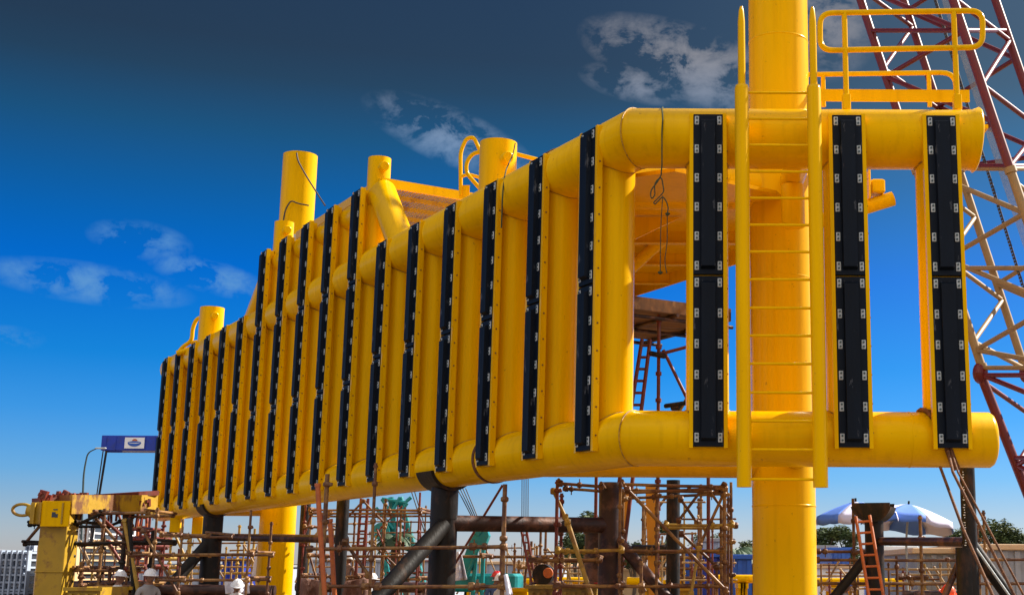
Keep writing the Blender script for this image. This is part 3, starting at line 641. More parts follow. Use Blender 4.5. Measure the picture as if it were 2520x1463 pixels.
scaffold('tangled rusty scaffold round the yellow tee structure at the far left', 27.5, 1.5, [(188, 1245, 0, 1.3, PILE), (203, 1380, 0, 1.2), (258, 1250, 0, 1), (310, 1270, 0, 1.3, PILE)],
    [(61, 1337, 361, 1332, 0, PILE), (75, 1289, 190, 1288, 0, PILE), (190, 1289, 250, 1262, 0, PILE), (235, 1262, 361, 1260), (185, 1400, 270, 1402), (200, 1443, 330, 1440)],
    [(225, 1262, 330, 1378), (240, 1262, 320, 1335, .4, SCAFR), (265, 1330, 310, 1400, .4, SCAFR), (100, 1290, 62, 1335), (305, 1275, 345, 1480, -.3, SCAFY, 1.3), (318, 1272, 330, 1480, -.3, PILE, 1.3)], SCAF, r=.032, seed=11)
scaffold('orange red scaffold tower behind the left end of the landing', 34, 1.5, [(352, 1235, 0, 1, SCAFR), (318, 1235, 0, 1, SCAFR)], [(315, 1325, 360, 1325, 0, SCAFR), (300, 1300, 340, 1302), (318, 1365, 355, 1365), (318, 1345, 355, 1345), (318, 1395, 355, 1395)], [(290, 1258, 308, 1310, 0, SCAFR), (308, 1310, 302, 1390, 0, SCAFR)], SCAFR, r=.034, seed=12)
scaffold('thin distant scaffold between the far left pile and the yellow column', 38, 1.5, [(424, 1290), (470, 1320), (640, 1330), (590, 1290)], [(400, 1375, 650, 1375), (420, 1410, 650, 1408), (380, 1395, 500, 1395)], [(480, 1310, 530, 1390), (424, 1300, 470, 1400), (640, 1330, 600, 1420)], SCAFY, r=.035, seed=13)
scaffold('distant rusty scaffold among the wires right of the teal machine', 36, 1.4, [(1308, 1330), (1331, 1300), (1267, 1350), (1358, 1380)], [(1195, 1368, 1372, 1366), (1260, 1441, 1372, 1440), (1280, 1395, 1370, 1395)], [(1290, 1440, 1300, 1355)], SCAF, r=.035, seed=14)
scaffold('distant scaffold screen behind the diagonal brace of the tall bay', 34, 1.2, [(1655, 1380), (1680, 1350), (1700, 1380), (1725, 1190), (1583, 1230), (1764, 1390)], [(1590, 1398, 1770, 1396), (1590, 1420, 1730, 1420), (1590, 1370, 1700, 1370), (1640, 1352, 1700, 1352)], [(1583, 1300, 1640, 1220), (1600, 1400, 1640, 1463)], SCAF, r=.035, seed=15)
def thicket(label, u0, u1, v0, v1, Y, nst, nl, nb, mt, seed, r=.022):
    rn = random.Random(seed); po, le, br = [], [], []
    for k in range(nst): po.append((u0+(u1-u0)*(k+rn.uniform(.1, .9))/nst, rn.uniform(v0, v0+(v1-v0)*.7), rn.uniform(0, 1.5), 1, rn.choice([mt, mt, SCAF, SCAFR, SCAFY])))
    for k in range(nl): a = rn.uniform(u0-10, u1-60); v = v0+20+(1440-v0)*k/nl+rn.uniform(-4, 4); le.append((a, v, min(u1+20, a+rn.uniform(70, 260)), v+rn.uniform(-2, 2), rn.uniform(0, 1.5), rn.choice([mt, SCAF])))
    for k in range(nb): a = rn.uniform(u0, u1-40); v = rn.uniform(v0, 1400); br.append((a, v, a+rn.choice([-1, 1])*rn.uniform(25, 60), v+rn.uniform(50, 100), rn.uniform(0, 1.5), mt))
    return scaffold(label, Y, 0, po, le, br, mt, r=r, seed=seed, fine=.6)
SCAFT = mat('tan_scaffold_tube', (.42, .26, .11), .55, var=.3, sc=7, col2=(.14, .06, .02), amt=.7, sc2=4, edge=(.5, .6))
thicket('thicket of thin tan scaffold poles behind the far left pile', 395, 655, 1300, 1400, 34, 9, 8, 5, SCAFT, 41)
thicket('thicket of tan and red scaffold poles behind the orange props', 745, 900, 1250, 1400, 36, 9, 9, 6, SCAFT, 42)
thicket('thicket of thin scaffold poles around the teal palms', 900, 1062, 1235, 1400, 39, 9, 8, 6, SCAFR, 43)
thicket('thin tan scaffold poles between the teal excavator and the small red ladder', 1150, 1330, 1330, 1410, 40, 8, 6, 3, SCAFT, 44)
thicket('thin scaffold poles standing behind the slanting yellow strut', 1340, 1480, 1340, 1410, 33, 7, 6, 4, SCAFT, 45)
thicket('dense scaffold poles behind the tall bay with the long diagonal', 1560, 1790, 1215, 1400, 30, 7, 6, 5, SCAFT, 46)
thicket('low thin scaffold poles behind the yellow leg and the orange ladder', 2012, 2120, 1370, 1420, 30, 5, 5, 2, SCAFT, 47)
thicket('low thin scaffold rails in front of the grey sheds', 2170, 2350, 1378, 1425, 27, 6, 5, 2, SCAFT, 48)
thicket('thicket of brown poles beside the tee shaped yellow girder', 175, 330, 1275, 1400, 33, 6, 5, 4, SCAFT, 49)
# scaffold deck seen through the landing
DZ = empty('scaffold', (P(1620, 1400, 23).x, 23, 0), 'high scaffold with brown plank deck seen through the opening beside the bend', 'scaffold', 'tube scaffolds under the boat landing')
q1 = P(1605, 838, 25.6); zq = q1.z; AX = Vector((.8398, .5428, 0)); n0 = q1-DL*2.5; n0.z = zq
xl, xrr = P(1530, 800, 23).x, P(1700, 800, 23).x
RD = Matrix((AX, DL, Z)).transposed()
for k in range(13):
    b = MB(); b.box(n0-AX*(2.2+.06*math.sin(k*3))+DL*(.1+k*.19)+Z*(.03+.006*(k % 3)), (4.4, .18, .045), RD); b.build('plank', WOOD, DZ)
for t_ in (.12, 1.15, 2.2, 3.3): a_ = n0-AX*t_-Z*.03; tubepart('transom', [a_-DL*.15, a_+DL*2.65], .035, PIPE, DZ, 10)
for t_ in (.05, 1.25, 2.4): a_ = n0+DL*t_-Z*.085; tubepart('ledger', [a_+AX*.15, a_-AX*4.4], .033, PIPE, DZ, 10)
b = MB(); b.box(n0-AX*2.2-DL*.03+Z*.12, (4.5, .04, .22), RD); b.build('toe_board', WOOD, DZ)
b = MB(); b.box(n0+AX*.03+DL*1.25+Z*.08, (.04, 2.6, .16), RD); b.build('toe_board', WOOD, DZ)
b = MB(); x0 = P(1621, 870, 22.9).x; b.tube([(x0, 22.9, 0), (x0, 22.9, zq)], .033, 10)
for z in np.arange(1.9, zq, .46): b.tube([(x0, 22.9, z-.03), (x0, 22.9, z+.03)], .055, 10)
b.build('standard', SCAFR, DZ)
b = MB(); b.tube([(xrr+.3, 22.9, 0), (xrr+.3, 22.9, zq)], .033, 10); b.build('standard', SCAFR, DZ)
b = MB(); b.tube([(xl-.5, 24.9, 0), (xl-.5, 24.9, zq)], .033, 10); b.build('standard', SCAFR, DZ)
tubepart('brace', [P(1632, 860, 22.9), P(1690, 978, 22.9), P(1760, 1110, 22.9)], .03, SCAFR, DZ, 10)
tubepart('ledger', [P(1600, 872, 22.9), P(1640, 866, 22.9), P(1720, 845, 22.9)], .03, SCAFR, DZ, 10)
tubepart('brace', [P(1690, 980, 22.6), P(1660, 1030, 22.6), P(1600, 1130, 22.6)], .03, SCAFY, DZ, 10)
b = MB(); b.box(P(1618, 872, 22.85), (.3, .12, .08), Matrix.Rotation(.2, 3, 'Y'), bev=.02); b.build('coupler', PILE, DZ); b = MB(); b.box(P(1664, 994, 22.5), (.42, .2, .06), Matrix.Rotation(-.15, 3, 'Y'), bev=.02); b.box(P(1662, 1001, 22.5), (.16, .14, .1), bev=.02); b.build('coupler', PILE, DZ)
def ladder(label, a0, a1, b0, b1, n, mt, r=.022, ext=0.):
    """two stiles from pixel-derived world points a0->a1, b0->b1"""
    la = empty('ladder', ((a1.x+b1.x)/2, a1.y, 0), label, 'ladder')
    for s_, e_ in ((a0, a1), (b0, b1)):
        d = (e_-s_); e2 = s_+d*((0-s_.z)/d.z) if abs(d.z) > .01 else e_; tubepart('stile', [s_, e2], r, mt, la, 10)
    for k in range(n):
        t = (k+.5)/n; tubepart('rung', [a0.lerp(a1, t), b0.lerp(b1, t)], r*.7, mt, la, 8)
    return la
ladder('red steel ladder leaning against the high plank deck seen through the opening', P(1580, 835, 22.9), P(1552, 1010, 22.6), P(1600, 835, 22.9), P(1578, 1010, 22.6), 6, SCAFR, .035)
ladder('orange ladder leaning on the short black saddle post', P(2106, 1270, 20.6), P(2138, 1463, 20.0), P(2140, 1267, 20.6), P(2174, 1463, 20.0), 7, ORG, .026)
ladder('small red ladder standing in the distance below the rusty cross beam', P(1283, 1305, 32), P(1302, 1400, 32), P(1296, 1305, 32), P(1312, 1400, 32), 5, SCAFR, .03)
ladder('red ladder inside the scaffold tower left of the teal palms', P(889, 1225, 31), P(880, 1350, 31), P(906, 1225, 31), P(897, 1350, 31), 7, SCAFR, .035)
ladder('tall orange ladder behind the left end of the landing', P(340, 1240, 36), P(335, 1440, 36), P(362, 1240, 36), P(357, 1440, 36), 9, ORG, .04)
b = MB(); b.tube([P(782, 1192, 17.9), P(787, 1290, 17.9), P(799, 1463, 17.9), P(806, 1560, 17.9)], .034, 12); b.tube([P(782, 1188, 17.9), P(782, 1196, 17.9)], .043, 12)
tag(b.build('prop', ORG, origin=P(799, 1463, 17.9)), 'bright orange red steel prop standing in front of the bottom tube', 'prop')
b = MB(); b.tube([P(812, 1280, 18.6), P(818, 1370, 18.6), P(823, 1463, 18.6), P(826, 1530, 18.6)], .034, 12); b.tube([P(811, 1276, 18.6), P(812, 1283, 18.6)], .045, 12)
tag(b.build('prop', ORG, origin=P(823, 1463, 18.6)), 'second orange prop just right of the tall rusty standard', 'prop')
# tie rods running down to the right
for lab, pts in (('thick brown wire rope stretched down from the bottom tube to the right', [(2314, 1148), (2370, 1300), (2455, 1490)]), ('twin brown wire ropes stretched down past the black pile', [(2333, 1108), (2345, 1160), (2410, 1290), (2510, 1490)])):
    b = MB(); y0, y1 = 15.1, 13.6; n = len(pts); q = [P(u, v, y0+(y1-y0)*k/(n-1)) for k, (u, v) in enumerate(pts)]
    b.tube(q, .017, 10)
    if 'twin' in lab: b.tube([p_+X*(.035+.02*k) for k, p_ in enumerate(q)], .012, 10)
    tag(b.build('wire_rope', STRAP, origin=q[0]), lab, 'wire rope')
b = MB(); b.tube([P(1237, 1192, 24), P(1150, 1335, 24)], .022, 8); b.tube([P(1150, 1335, 24), P(1120, 1385, 24)], .022, 8)
tag(b.build('tie_rod', SCAFR, origin=P(1150, 1335, 24)), 'thin dark red slanting rod between the black pile and the stout standard', 'rod')

# ------------------------------------------------------------------ lattice crane booms
CB = empty('crane', (P(2600, 1402, 24).x, 24, 0), 'tall lattice crane boom in red and cream sections rising behind the right end', 'crane')
def on(l, v, Y): (u0, v0), (u1, v1) = l; return P(u0+(u1-u0)*(v-v0)/(v1-v0), v, Y)
CHD = {'q': (((2118, 0), (2418, 908)), 25.0), 'p': (((2224, 0), (2503, 849)), 27.4), 'c': (((2346, 0), (2632, 850)), 22.2), 'd': (((2450, 0), (2760, 900)), 24.4)}
secs = [('red_boom_section', -260, 410, CRED), ('cream_boom_section', 412, 906, CCRM), ('red_boom_base', 920, 1330, CRED)]
for nm, v0, v1, mt in secs:
    b = MB()
    for k, (l, Y) in CHD.items():
        if nm == 'red_boom_base' and k == 'q': l = ((2413, 919), (2512, 1172))
        b.tube([on(l, v0, Y), on(l, v1, Y)], .083 if nm != 'red_boom_base' else .09, 14)
        if nm == 'cream_boom_section':
            for vv in (v0+4, v1-6): b.tube([on(l, vv-5, Y), on(l, vv+9, Y)], .11, 12)
        if nm == 'red_boom_base': b.dome(on(l, 918, Y), .15, Z, .22, 12, 4); b.dome(on(l, 918, Y), .15, -Z, .2, 12, 4)
    def zig(k1, k2, step, ph):
        l1, Y1 = CHD[k1]; l2, Y2 = CHD[k2]; v = v0+ph; s_ = 0
        if nm == 'red_boom_base':
            if k1 == 'q': l1 = ((2413, 919), (2512, 1172))
            if k2 == 'q': l2 = ((2413, 919), (2512, 1172))
        while v < v1-10:
            vn = min(v+step, v1)
            a = on(l1 if s_ == 0 else l2, v, Y1 if s_ == 0 else Y2); c = on(l2 if s_ == 0 else l1, vn, Y2 if s_ == 0 else Y1)
            b.tube([a, c], .048, 10); v = vn; s_ ^= 1
    zig('q', 'p', 102, 20); zig('q', 'c', 112, 0); zig('c', 'd', 108, 36); zig('p', 'd', 118, 50)
    for vv in (v0+2, (v0+v1)/2, v1-2):
        for k1, k2 in (('q', 'p'), ('c', 'd'), ('q', 'c'), ('p', 'd')):
            l1, Y1 = CHD[k1]; l2, Y2 = CHD[k2]; a, c = on(l1, vv, Y1), on(l2, vv, Y2)
            if nm == 'red_boom_base' and k1 == 'q': a = on(((2413, 919), (2512, 1172)), vv, Y1)
            b.tube([a, c], .045, 10)
    b.build(nm, mt, CB)
b = MB(); lw = ((2300, 0), (2545, 800))
for k in range(110):
    v = -40+k*8; a, c = on(lw, v, 25), on(lw, v+6, 25); b.tube([a, c], .02, 6); b.tube([a+X*.035, c+X*.035-Z*.02], .012, 6)
b.build('chain', STEELR, CB)
mesh_ = mat('walkway_mesh', (.30, .33, .38), .6, alpha=.35)
b = MB(); a, c = on(((2318, 0), (2600, 850)), -40, 24.4), on(((2318, 0), (2600, 850)), 640, 24.4); b.prism([(0, 0), (.22, 0), (.22, .02), (0, .02)], a, X, Yv, (c-a), 1.0); b.build('boom_walkway', mesh_, CB)

# ------------------------------------------------------------------ far left yellow tee structure
YT = 27.
TS = empty('tee_structure', (P(130, 1402, YT).x, YT, 0), 'worn yellow tee shaped girder on a square post with an oval lifting eye', 'steel structure')
a = P(96, 1300, YT); c = P(163, 1300, YT); w = c.x-a.x
b = MB(); zt = P(130, 1290, YT).z; b.box(((a.x+c.x)/2, YT+.3, zt/2), (w, w, zt), bev=.01); b.tube([(a.x-.02, YT+.02, P(0, 1405, YT).z), (c.x+.02, YT+.02, P(0, 1405, YT).z)], .012, 6); b.build('post', YEL2, TS)
h0, h1 = P(82, 1235, YT), P(158, 1288, YT)
b = MB(); b.box(((h0.x+h1.x)/2, YT+.3, (h0.z+h1.z)/2), (h1.x-h0.x, .8, h0.z-h1.z), bev=.01)
for u in (92, 108, 162): q = P(u, 1262, YT); b.box((q.x, YT-.12, q.z), (.03, .1, (h0.z-h1.z)*.98))
b.build('head_box', YEL2, TS)
b = MB(); q = P(144, 1263, YT); b.box((q.x, YT-.13, q.z), (.56, .03, .50), bev=.005); pp = b.build('face_plate', YEL, TS)
b = MB(); b.box((q.x+.0, YT-.15, q.z+.08), (.09, .004, .02)); b.box((q.x-.03, YT-.15, q.z-.02), (.07, .004, .10)); b.box((q.x+.03, YT-.15, q.z-.04), (.05, .004, .07)); b.build('painted_mark', DARK, pp)
b = MB()
ov = [P(82+50*-.02+(-24+24*math.cos(t_))*1.0-2, 1253+14*math.sin(t_), YT+.1) for t_ in [2*math.pi*k/28 for k in range(28)]]
b.tube(ov, .03, 10, closed=True); b.tube([P(64, 1253, YT+.1), P(84, 1256, YT+.15), P(100, 1258, YT+.2)], [.07, .18, .25], 20); b.build('lifting_eye', YEL2, TS)
g0, g1 = P(160, 1226, YT+.3), P(372, 1220, YT+2.5)
b = MB(); gz0, gz1 = P(250, 1228, YT+.6).z, P(250, 1256, YT+.6).z
beam(b, (g0.x, YT+.3, (gz0+gz1)/2), (g1.x, YT+2.5, (gz0+gz1)/2+.12), .4, .38)
b.build('girder', YEL3, TS)
b = MB(); rn = random.Random(5); beam(b, (h0.x, YT+.25, h0.z+.05), (g1.x, YT+2.5, gz0+.24), .5, .10)
for k in range(60):
    t = rn.random(); px = h0.x+.1+(g1.x-h0.x)*t; b.box((px, YT+.05+2.2*t, h0.z+.06-.0*t+rn.uniform(0, .12)), (rn.uniform(.02, .15), .1, rn.uniform(.04, .2)), Matrix.Rotation(rn.uniform(-.6, .6), 3, 'Y'))
    if k % 3 == 0: b.box((px, YT+.0+2.2*t, h0.z-.12-rn.uniform(0, .2)), (.03, .06, rn.uniform(.2, .45)), Matrix.Rotation(rn.uniform(-.25, .25), 3, 'Y'))
b.build('rusted_flange', SCAFR, TS)

# ------------------------------------------------------------------ gantry, street lamp
YG = 110.
GA = empty('gantry', (P(262, 1402, YG).x, YG, 0), 'blue overhead gantry box with a white emblem panel above the left scaffold', 'gantry')
a, c = P(252, 1070, YG), P(440, 1108, YG); b = MB(); zm = (a.z+c.z)/2; hh = a.z-c.z
b.box(((a.x+c.x)/2, YG+1, zm), (c.x-a.x, 2.2, hh), bev=.03)
for k in range(9): b.box((a.x+.4+k*.8, YG-.12, zm), (.05, .04, hh*.96))
b.tube([(a.x+.4+c.x*0+x_, YG+.3, c.z-.02) for x_ in (0, 1.2)], .12, 8); b.build('box_girder', BLUE, GA)
for u0, u1, yy in ((262, 244, 0), (254, 238, 2)): tubepart('leg', [P(u0, 1107, YG+yy), P(u0+(u1-u0)*295/111, 1402, YG+yy)-Z*0], .09 if yy == 0 else .05, PILE, GA, 10)
s0, s1 = P(308, 1075, YG-.2), P(354, 1102, YG-.2); ccx, ccz = (s0.x+s1.x)/2, (s0.z+s1.z)/2
b = MB(); b.box((ccx, YG-.19, ccz), (s1.x-s0.x, .06, s0.z-s1.z)); sg = b.build('emblem_panel', WHITE, GA)
def flat(b, pts, y): b.prism(pts, (ccx, y, ccz), X, Z, Yv, .015)
b = MB(); n = 16
arc = lambda k, r1, r2, a0, a1, ox, oz: [(ox+r1*math.cos(R_(a0+(a1-a0)*i/n)), oz+r2*math.sin(R_(a0+(a1-a0)*i/n))) for i in range(n+1)]
flat(b, arc(0, .55, .32, 180, 360, 0, .03)+arc(0, .55, .12, 0, 180, 0, .03)[::1][1:-1], YG-.245); b.build('emblem', BLUE2, sg)
b = MB(); flat(b, arc(0, .22, .16, 0, 180, .02, .17), YG-.245); b.build('emblem', ORG, sg)
b = MB(); flat(b, arc(0, .50, .10, 200, 340, 0, .06)+arc(0, .50, .05, 340, 200, 0, .06), YG-.262); b.build('emblem', WHITE, sg)
YL = 60.
b = MB(); b.tube(roundpath([P(196, 1402, YL), P(205, 1150, YL), P(218, 1112, YL), P(236, 1104, YL)], 1.0, 6), [.11]*2+[.09]*6+[.05]*(8), 12) if False else None
pth = roundpath([Vector((P(203, 1402, YL).x, YL, 0)), P(206, 1160, YL), P(216, 1112, YL), P(238, 1102, YL)], .8, 6)
SL = empty('street_lamp', (pth[0].x, YL, 0), 'slender grey street lamp with a curved arm left of the blue gantry', 'street lamp')
b = MB(); b.tube(pth, [.045-.02*k/(len(pth)-1) for k in range(len(pth))], 12); b.build('pole', BOLT, SL)
b = MB(); b.box(pth[-1]+Vector((.18, 0, .01)), (.5, .16, .07), bev=.03); b.build('lamp_head', GALV, SL)

# ------------------------------------------------------------------ buildings far left
def frame_building(label, u0, u1, vtop, Y, nx, nz, mt, depth=12, wmat=DARK, group=None):
    a, c = P(u0, vtop, Y), P(u1, vtop, Y); H = a.z; w = c.x-a.x; B = empty('building', ((a.x+c.x)/2, Y+depth/2, 0), label, 'building', group)
    b = MB(); b.box(((a.x+c.x)/2, Y+depth/2+.3, H/2), (w-.3, depth-.6, H-.1)); b.build('core', wmat, B)
    b = MB(); fh = H/nz; cw = w/nx
    for k in range(nz+1): b.box(((a.x+c.x)/2, Y+depth/2, max(.15, k*fh-.15)), (w, depth, fh*.26))
    for k in range(nx+1): b.box((a.x+k*cw, Y+.1, H/2), (cw*.26, .5, H-.02)); b.box((a.x+k*cw, Y+depth-.1, H/2), (cw*.26, .5, H-.02))
    b.build('frame', mt, B)
    rn = random.Random(nx*7+nz)
    for i in range(nx):
        for j in range(nz):
            if rn.random() < .4:
                b = MB(); b.box((a.x+(i+.5)*cw, Y+.2, (j+.5)*fh-.1), (cw*.74, .1, fh*.5)); b.build('infill_panel', GREYP if rn.random() < .5 else mt, B)
    return B
frame_building('pale blue unfinished frame building at the left edge below the hill', -8, 72, 1352, 91, 6, 6, CONC2, 8)
frame_building('blue grey stepped frame building right of the leftmost one', 66, 86, 1335, 101, 2, 7, CONC2, 8)
frame_building('tan balconied building left of the yellow tee post', 98, 150, 1330, 88, 4, 9, TANC, 8)
frame_building('slim tan and red building right of the yellow tee post', 170, 192, 1338, 86, 2, 8, TANC, 8)
frame_building('cream apartment block behind the left scaffold', 232, 262, 1325, 140, 3, 8, TANC)
frame_building('grey apartment block right of the cream one', 264, 300, 1328, 145, 3, 8, GREYP)
frame_building('tall white frame building between scaffold poles at the left', 196, 230, 1290, 150, 3, 9, WHITE)

# ------------------------------------------------------------------ sheds, containers
def shed(label, name, cat, u0, u1, vt, Y, depth, wall, roof, rib=.3, eave=.25, slope=.0, group=None):
    a, c = P(u0, vt, Y), P(u1, vt, Y); H = a.z; w = c.x-a.x; S = empty(name, ((a.x+c.x)/2, Y+depth/2, 0), label, cat, group); m = (a.x+c.x)/2
    b = MB(); b.box((m, Y+depth/2, (H-.14)/2), (w, depth, H-.14))
    k = a.x+rib/2
    while k < c.x: b.box((k, Y-.02, (H-.16)/2), (rib*.45, .06, H-.2)); k += rib
    b.build('wall', wall, S)
    b = MB(); b.box((m, Y+depth/2, H-.08), (w+eave, depth+eave, .15), bev=.02); b.build('roof', roof, S)
    return S
s = shed('long low grey shed with cream roof edge at the right edge', 'shed', 'shed', 2398, 2560, 1336, 34, 8, GREYP, CREAM)
s = shed('grey shed with cream roof behind the right hand black pile', 'shed', 'shed', 2255, 2362, 1346, 36, 8, GREYP, CREAM)
shed('white cabin with flat roof under the left umbrella', 'cabin', 'cabin', 2012, 2056, 1340, 60, 6, WHITE, GREYP)
shed('bright blue container below the left umbrella', 'container', 'container', 2046, 2092, 1345, 52, 5, BLUE2, BLUE2)
shed('low white storage container behind the orange ladder', 'container', 'container', 2010, 2125, 1386, 48, 6, WHITE, CREAM)
shed('white tent roofed cabin between the umbrellas poles', 'cabin', 'cabin', 2176, 2250, 1342, 50, 6, WHITE, WHITE)
shed('blue container behind the tall scaffold bay', 'container', 'container', 1684, 1722, 1346, 48, 5, BLUE2, BLUE, group=None)
shed('dark blue container stacked beside the grey workshop', 'container', 'container', 1727, 1772, 1358, 46, 5, BLUE, BLUE2)
shed('grey workshop wall above the dark blue container', 'workshop', 'building', 1725, 1802, 1322, 56, 8, CONC, GREYP)
shed('blue panel hut left of the big yellow leg', 'hut', 'hut', 1786, 1850, 1362, 44, 4, BLUE2, BLUE2)
shed('long grey corrugated warehouse right of the teal machine', 'warehouse', 'warehouse', 1168, 1380, 1379, 70, 14, CONC, CREAM, .6)
shed('pale warehouse seen behind the red scaffold tower', 'warehouse', 'warehouse', 760, 1060, 1374, 80, 14, CONC, GREYP, .6)
shed('dark blue container behind the pale cloth at left', 'container', 'container', 548, 602, 1368, 46, 5, BLUE, BLUE2)
shed('long white warehouse behind the far left pile', 'warehouse', 'warehouse', 330, 700, 1386, 85, 14, CONC, GREYP, .7)
shed('low cream shed left of the blue containers', 'shed', 'shed', 1400, 1690, 1395, 75, 10, TANC, CREAM, .6)

# ------------------------------------------------------------------ trees
def tree(label, u, vtop, Y, wpx, seed, trunk=True, dens=1., group='trees beyond the yard'):
    rn = random.Random(seed); t = P(u, vtop, Y); H = t.z; Wd = wpx*Y/F; base = Vector((t.x, Y, 0))
    T = empty('tree', base, label, 'tree', group); b = MB(); limbs = []
    b.tube([base, base+Vector((.1, 0, H*.35)), base+Vector((0, .1, H*.7))], [.035*H, .025*H, .01*H], 10)
    for k in range(7):
        a = rn.random()*6.28; e = base+Vector((math.cos(a)*Wd*.33, math.sin(a)*Wd*.33, H*rn.uniform(.6, .88))); s_ = base+Vector((0, 0, H*rn.uniform(.25, .5)))
        b.tube([s_, s_.lerp(e, .5)+Z*.1*H*.3, e], [.014*H, .01*H, .004*H], 6); limbs.append(e)
    b.build('trunk', BARK, T)
    cl_ = [base+Vector((0, 0, H*.86)), base+Vector((Wd*.15, 0, H*.84))]+limbs+[base+Vector((rn.uniform(-.35, .35)*Wd, rn.uniform(-.35, .35)*Wd, H*rn.uniform(.5, .92))) for _ in range(12)]
    vs = []; fs = []; nl = int(4000*dens)
    for k in range(nl):
        c = cl_[rn.randrange(len(cl_))]; d = Vector((rn.gauss(0, 1), rn.gauss(0, 1), rn.gauss(0, 1))); d.normalize(); rr = Wd*.235*(rn.random()**.4)*rn.uniform(.7, 1.15)
        p = c+Vector((d.x*rr, d.y*rr, d.z*rr*.8))
        if p.z > H: p.z = H-rn.random()*.2
        s_ = .016*H*rn.uniform(.6, 1.5)
        q = Matrix.Rotation(rn.random()*6.28, 3, 'Z') @ Matrix.Rotation(rn.uniform(-1.2, 1.2), 3, 'X')
        o = len(vs); vs += [tuple(p+q @ Vector((-s_, 0, 0))), tuple(p+q @ Vector((0, -s_*.5, 0))), tuple(p+q @ Vector((s_*1.1, 0, 0))), tuple(p+q @ Vector((0, s_*.5, s_*.3)))]; fs.append((o, o+1, o+2, o+3))
    b = MB(); b.add(vs, fs); b.build('crown', LEAF, T)
for k, (lab, u, v, Y, w, dn) in enumerate([
    ('broad green tree rising over the grey shed at the right', 2436, 1262, 75, 112, 1.3), ('small bushy tree at the far right beyond the shed', 2496, 1290, 75, 76, 1),
    ('small tree peeking left of the right black pile', 2345, 1288, 75, 66, .9), ('olive tree under the left umbrella next to the yellow leg', 2030, 1278, 70, 74, 1),
    ('dark tree between the left umbrella pole and the ladder', 2082, 1284, 70, 66, 1), ('low tree right of the saddle post', 2185, 1335, 80, 60, .8),
    ('large tree left of the brown braced pile', 1440, 1248, 70, 100, 1.2), ('dark lower tree behind the yellow slanting strut', 1415, 1292, 72, 80, 1.1),
    ('tree behind the orange square column', 1628, 1270, 75, 66, 1), ('leafy tree above the blue containers', 1738, 1305, 78, 84, 1),
    ('bush left of the orange square column', 1560, 1320, 74, 60, .9), ('tree right of the scaffold beside the yellow leg', 1838, 1322, 66, 60, 1),
    ('dark bush behind the low dark pile', 1478, 1350, 70, 90, 1)]):
    tree(lab, u, v, Y, w, 20+k, dens=dn)
def palm(label, u, vtop, Y, rp, seed, mt=LEAFP):
    rn = random.Random(seed); t = P(u, vtop, Y); base = Vector((t.x, Y, 0)); top = Vector((t.x, Y, t.z-rp*.3)); T = empty('palm_tree', base, label, 'palm tree')
    tubepart('trunk', [base, base.lerp(top, .5)+X*.1, top], [.18, .14, .11], BARK, T, 10)
    for k in range(15):
        a = 6.283*k/15+rn.random()*.3; el_ = rn.uniform(.1, .9); b = MB(); d = Vector((math.cos(a), math.sin(a), 0)); sd_ = Vector((-d.y, d.x, 0)); pr = None
        for j in range(9):
            tt = j/8; p = top+d*rp*tt+Z*(rp*(el_*tt-1.1*tt*tt)*.9)
            if pr is not None:
                for s_ in (-1, 1):
                    w_ = rp*.28*math.sin(math.pi*min(1, tt*.9+.1)); b.add([pr, p, p+sd_*s_*w_*.8-Z*w_*.6+d*w_*.5, pr+sd_*s_*w_*.7-Z*w_*.55+d*w_*.5], [(0, 1, 2, 3)])
            pr = p
        b.build('frond', mt, T)
palm('palm tree with drooping fronds left of the big yellow leg', 1812, 1330, 50, 1.1, 1)
palm('palm tree in front of the teal crane mast', 972, 1300, 40, .75, 2)
palm('small palm beyond the warehouse left of the teal boom', 1000, 1355, 55, .8, 4)

# ------------------------------------------------------------------ teal machines
TC = empty('teal_crane', (P(970, 1402, 42).x, 42, 0), 'teal lattice crane mast rising behind the scaffold tower', 'crane')
for s_, (u0, v0, u1, v1) in enumerate([(962, 1222, 985, 1463), (985, 1222, 1050, 1463), (935, 1290, 960, 1463)]):
    a, c = P(u0, v0, 42), P(u1, v1, 42); tubepart('mast_leg', [a, c+(c-a)*((0-c.z)/(c.z-a.z))*1 if abs(c.z-a.z) > .01 else c], .09, TEAL, TC, 10)
b = MB()
for k in range(7): b.tube([P(964+k*4, 1230+k*28, 42), P(992+k*9, 1248+k*28, 42)], .05, 8); b.tube([P(992+k*9, 1248+k*28, 42), P(968+k*4, 1258+k*28, 42)], .05, 8)
b.build('lattice', TEAL, TC)
for k in range(9): b.tube([P(938+k*3.2, 1296+k*17, 42.3), P(975+k*2.4, 1290+k*19, 42.3)], .03, 8); b.tube([P(975+k*2.4, 1290+k*19, 42.3), P(941+k*3.2, 1312+k*17, 42.3)], .03, 8)
for u0, v0, u1, v1 in ((940, 1226, 1002, 1236), (1002, 1236, 985, 1262), (940, 1226, 962, 1262), (930, 1262, 990, 1262), (925, 1248, 968, 1300), (985, 1222, 962, 1262), (1000, 1232, 1012, 1222)): b.tube([P(u0, v0, 41.8), P(u1, v1, 41.8)], .055, 8)
b.build('lattice_head', TEAL, TC); b = MB(); q_ = P(942, 1306, 41.6); b.tube([q_-Yv*.25, q_+Yv*.3], .2, 16); b.tube([q_-Yv*.28, q_-Yv*.24], .26, 16); b.tube([q_+Yv*.28, q_+Yv*.32], .26, 16); b.build('winch', TEAL, TC)
for k in range(2): tubepart('hoist_cable', [P(1010+k*8, 1200, 42), P(1052+k*4, 1330, 42)], .018, STEELR, TC, 6)
TE = empty('excavator', (P(1195, 1402, 32).x, 32, 0), 'teal excavator with folded boom beside the white sheet', 'excavator')
YE = 32
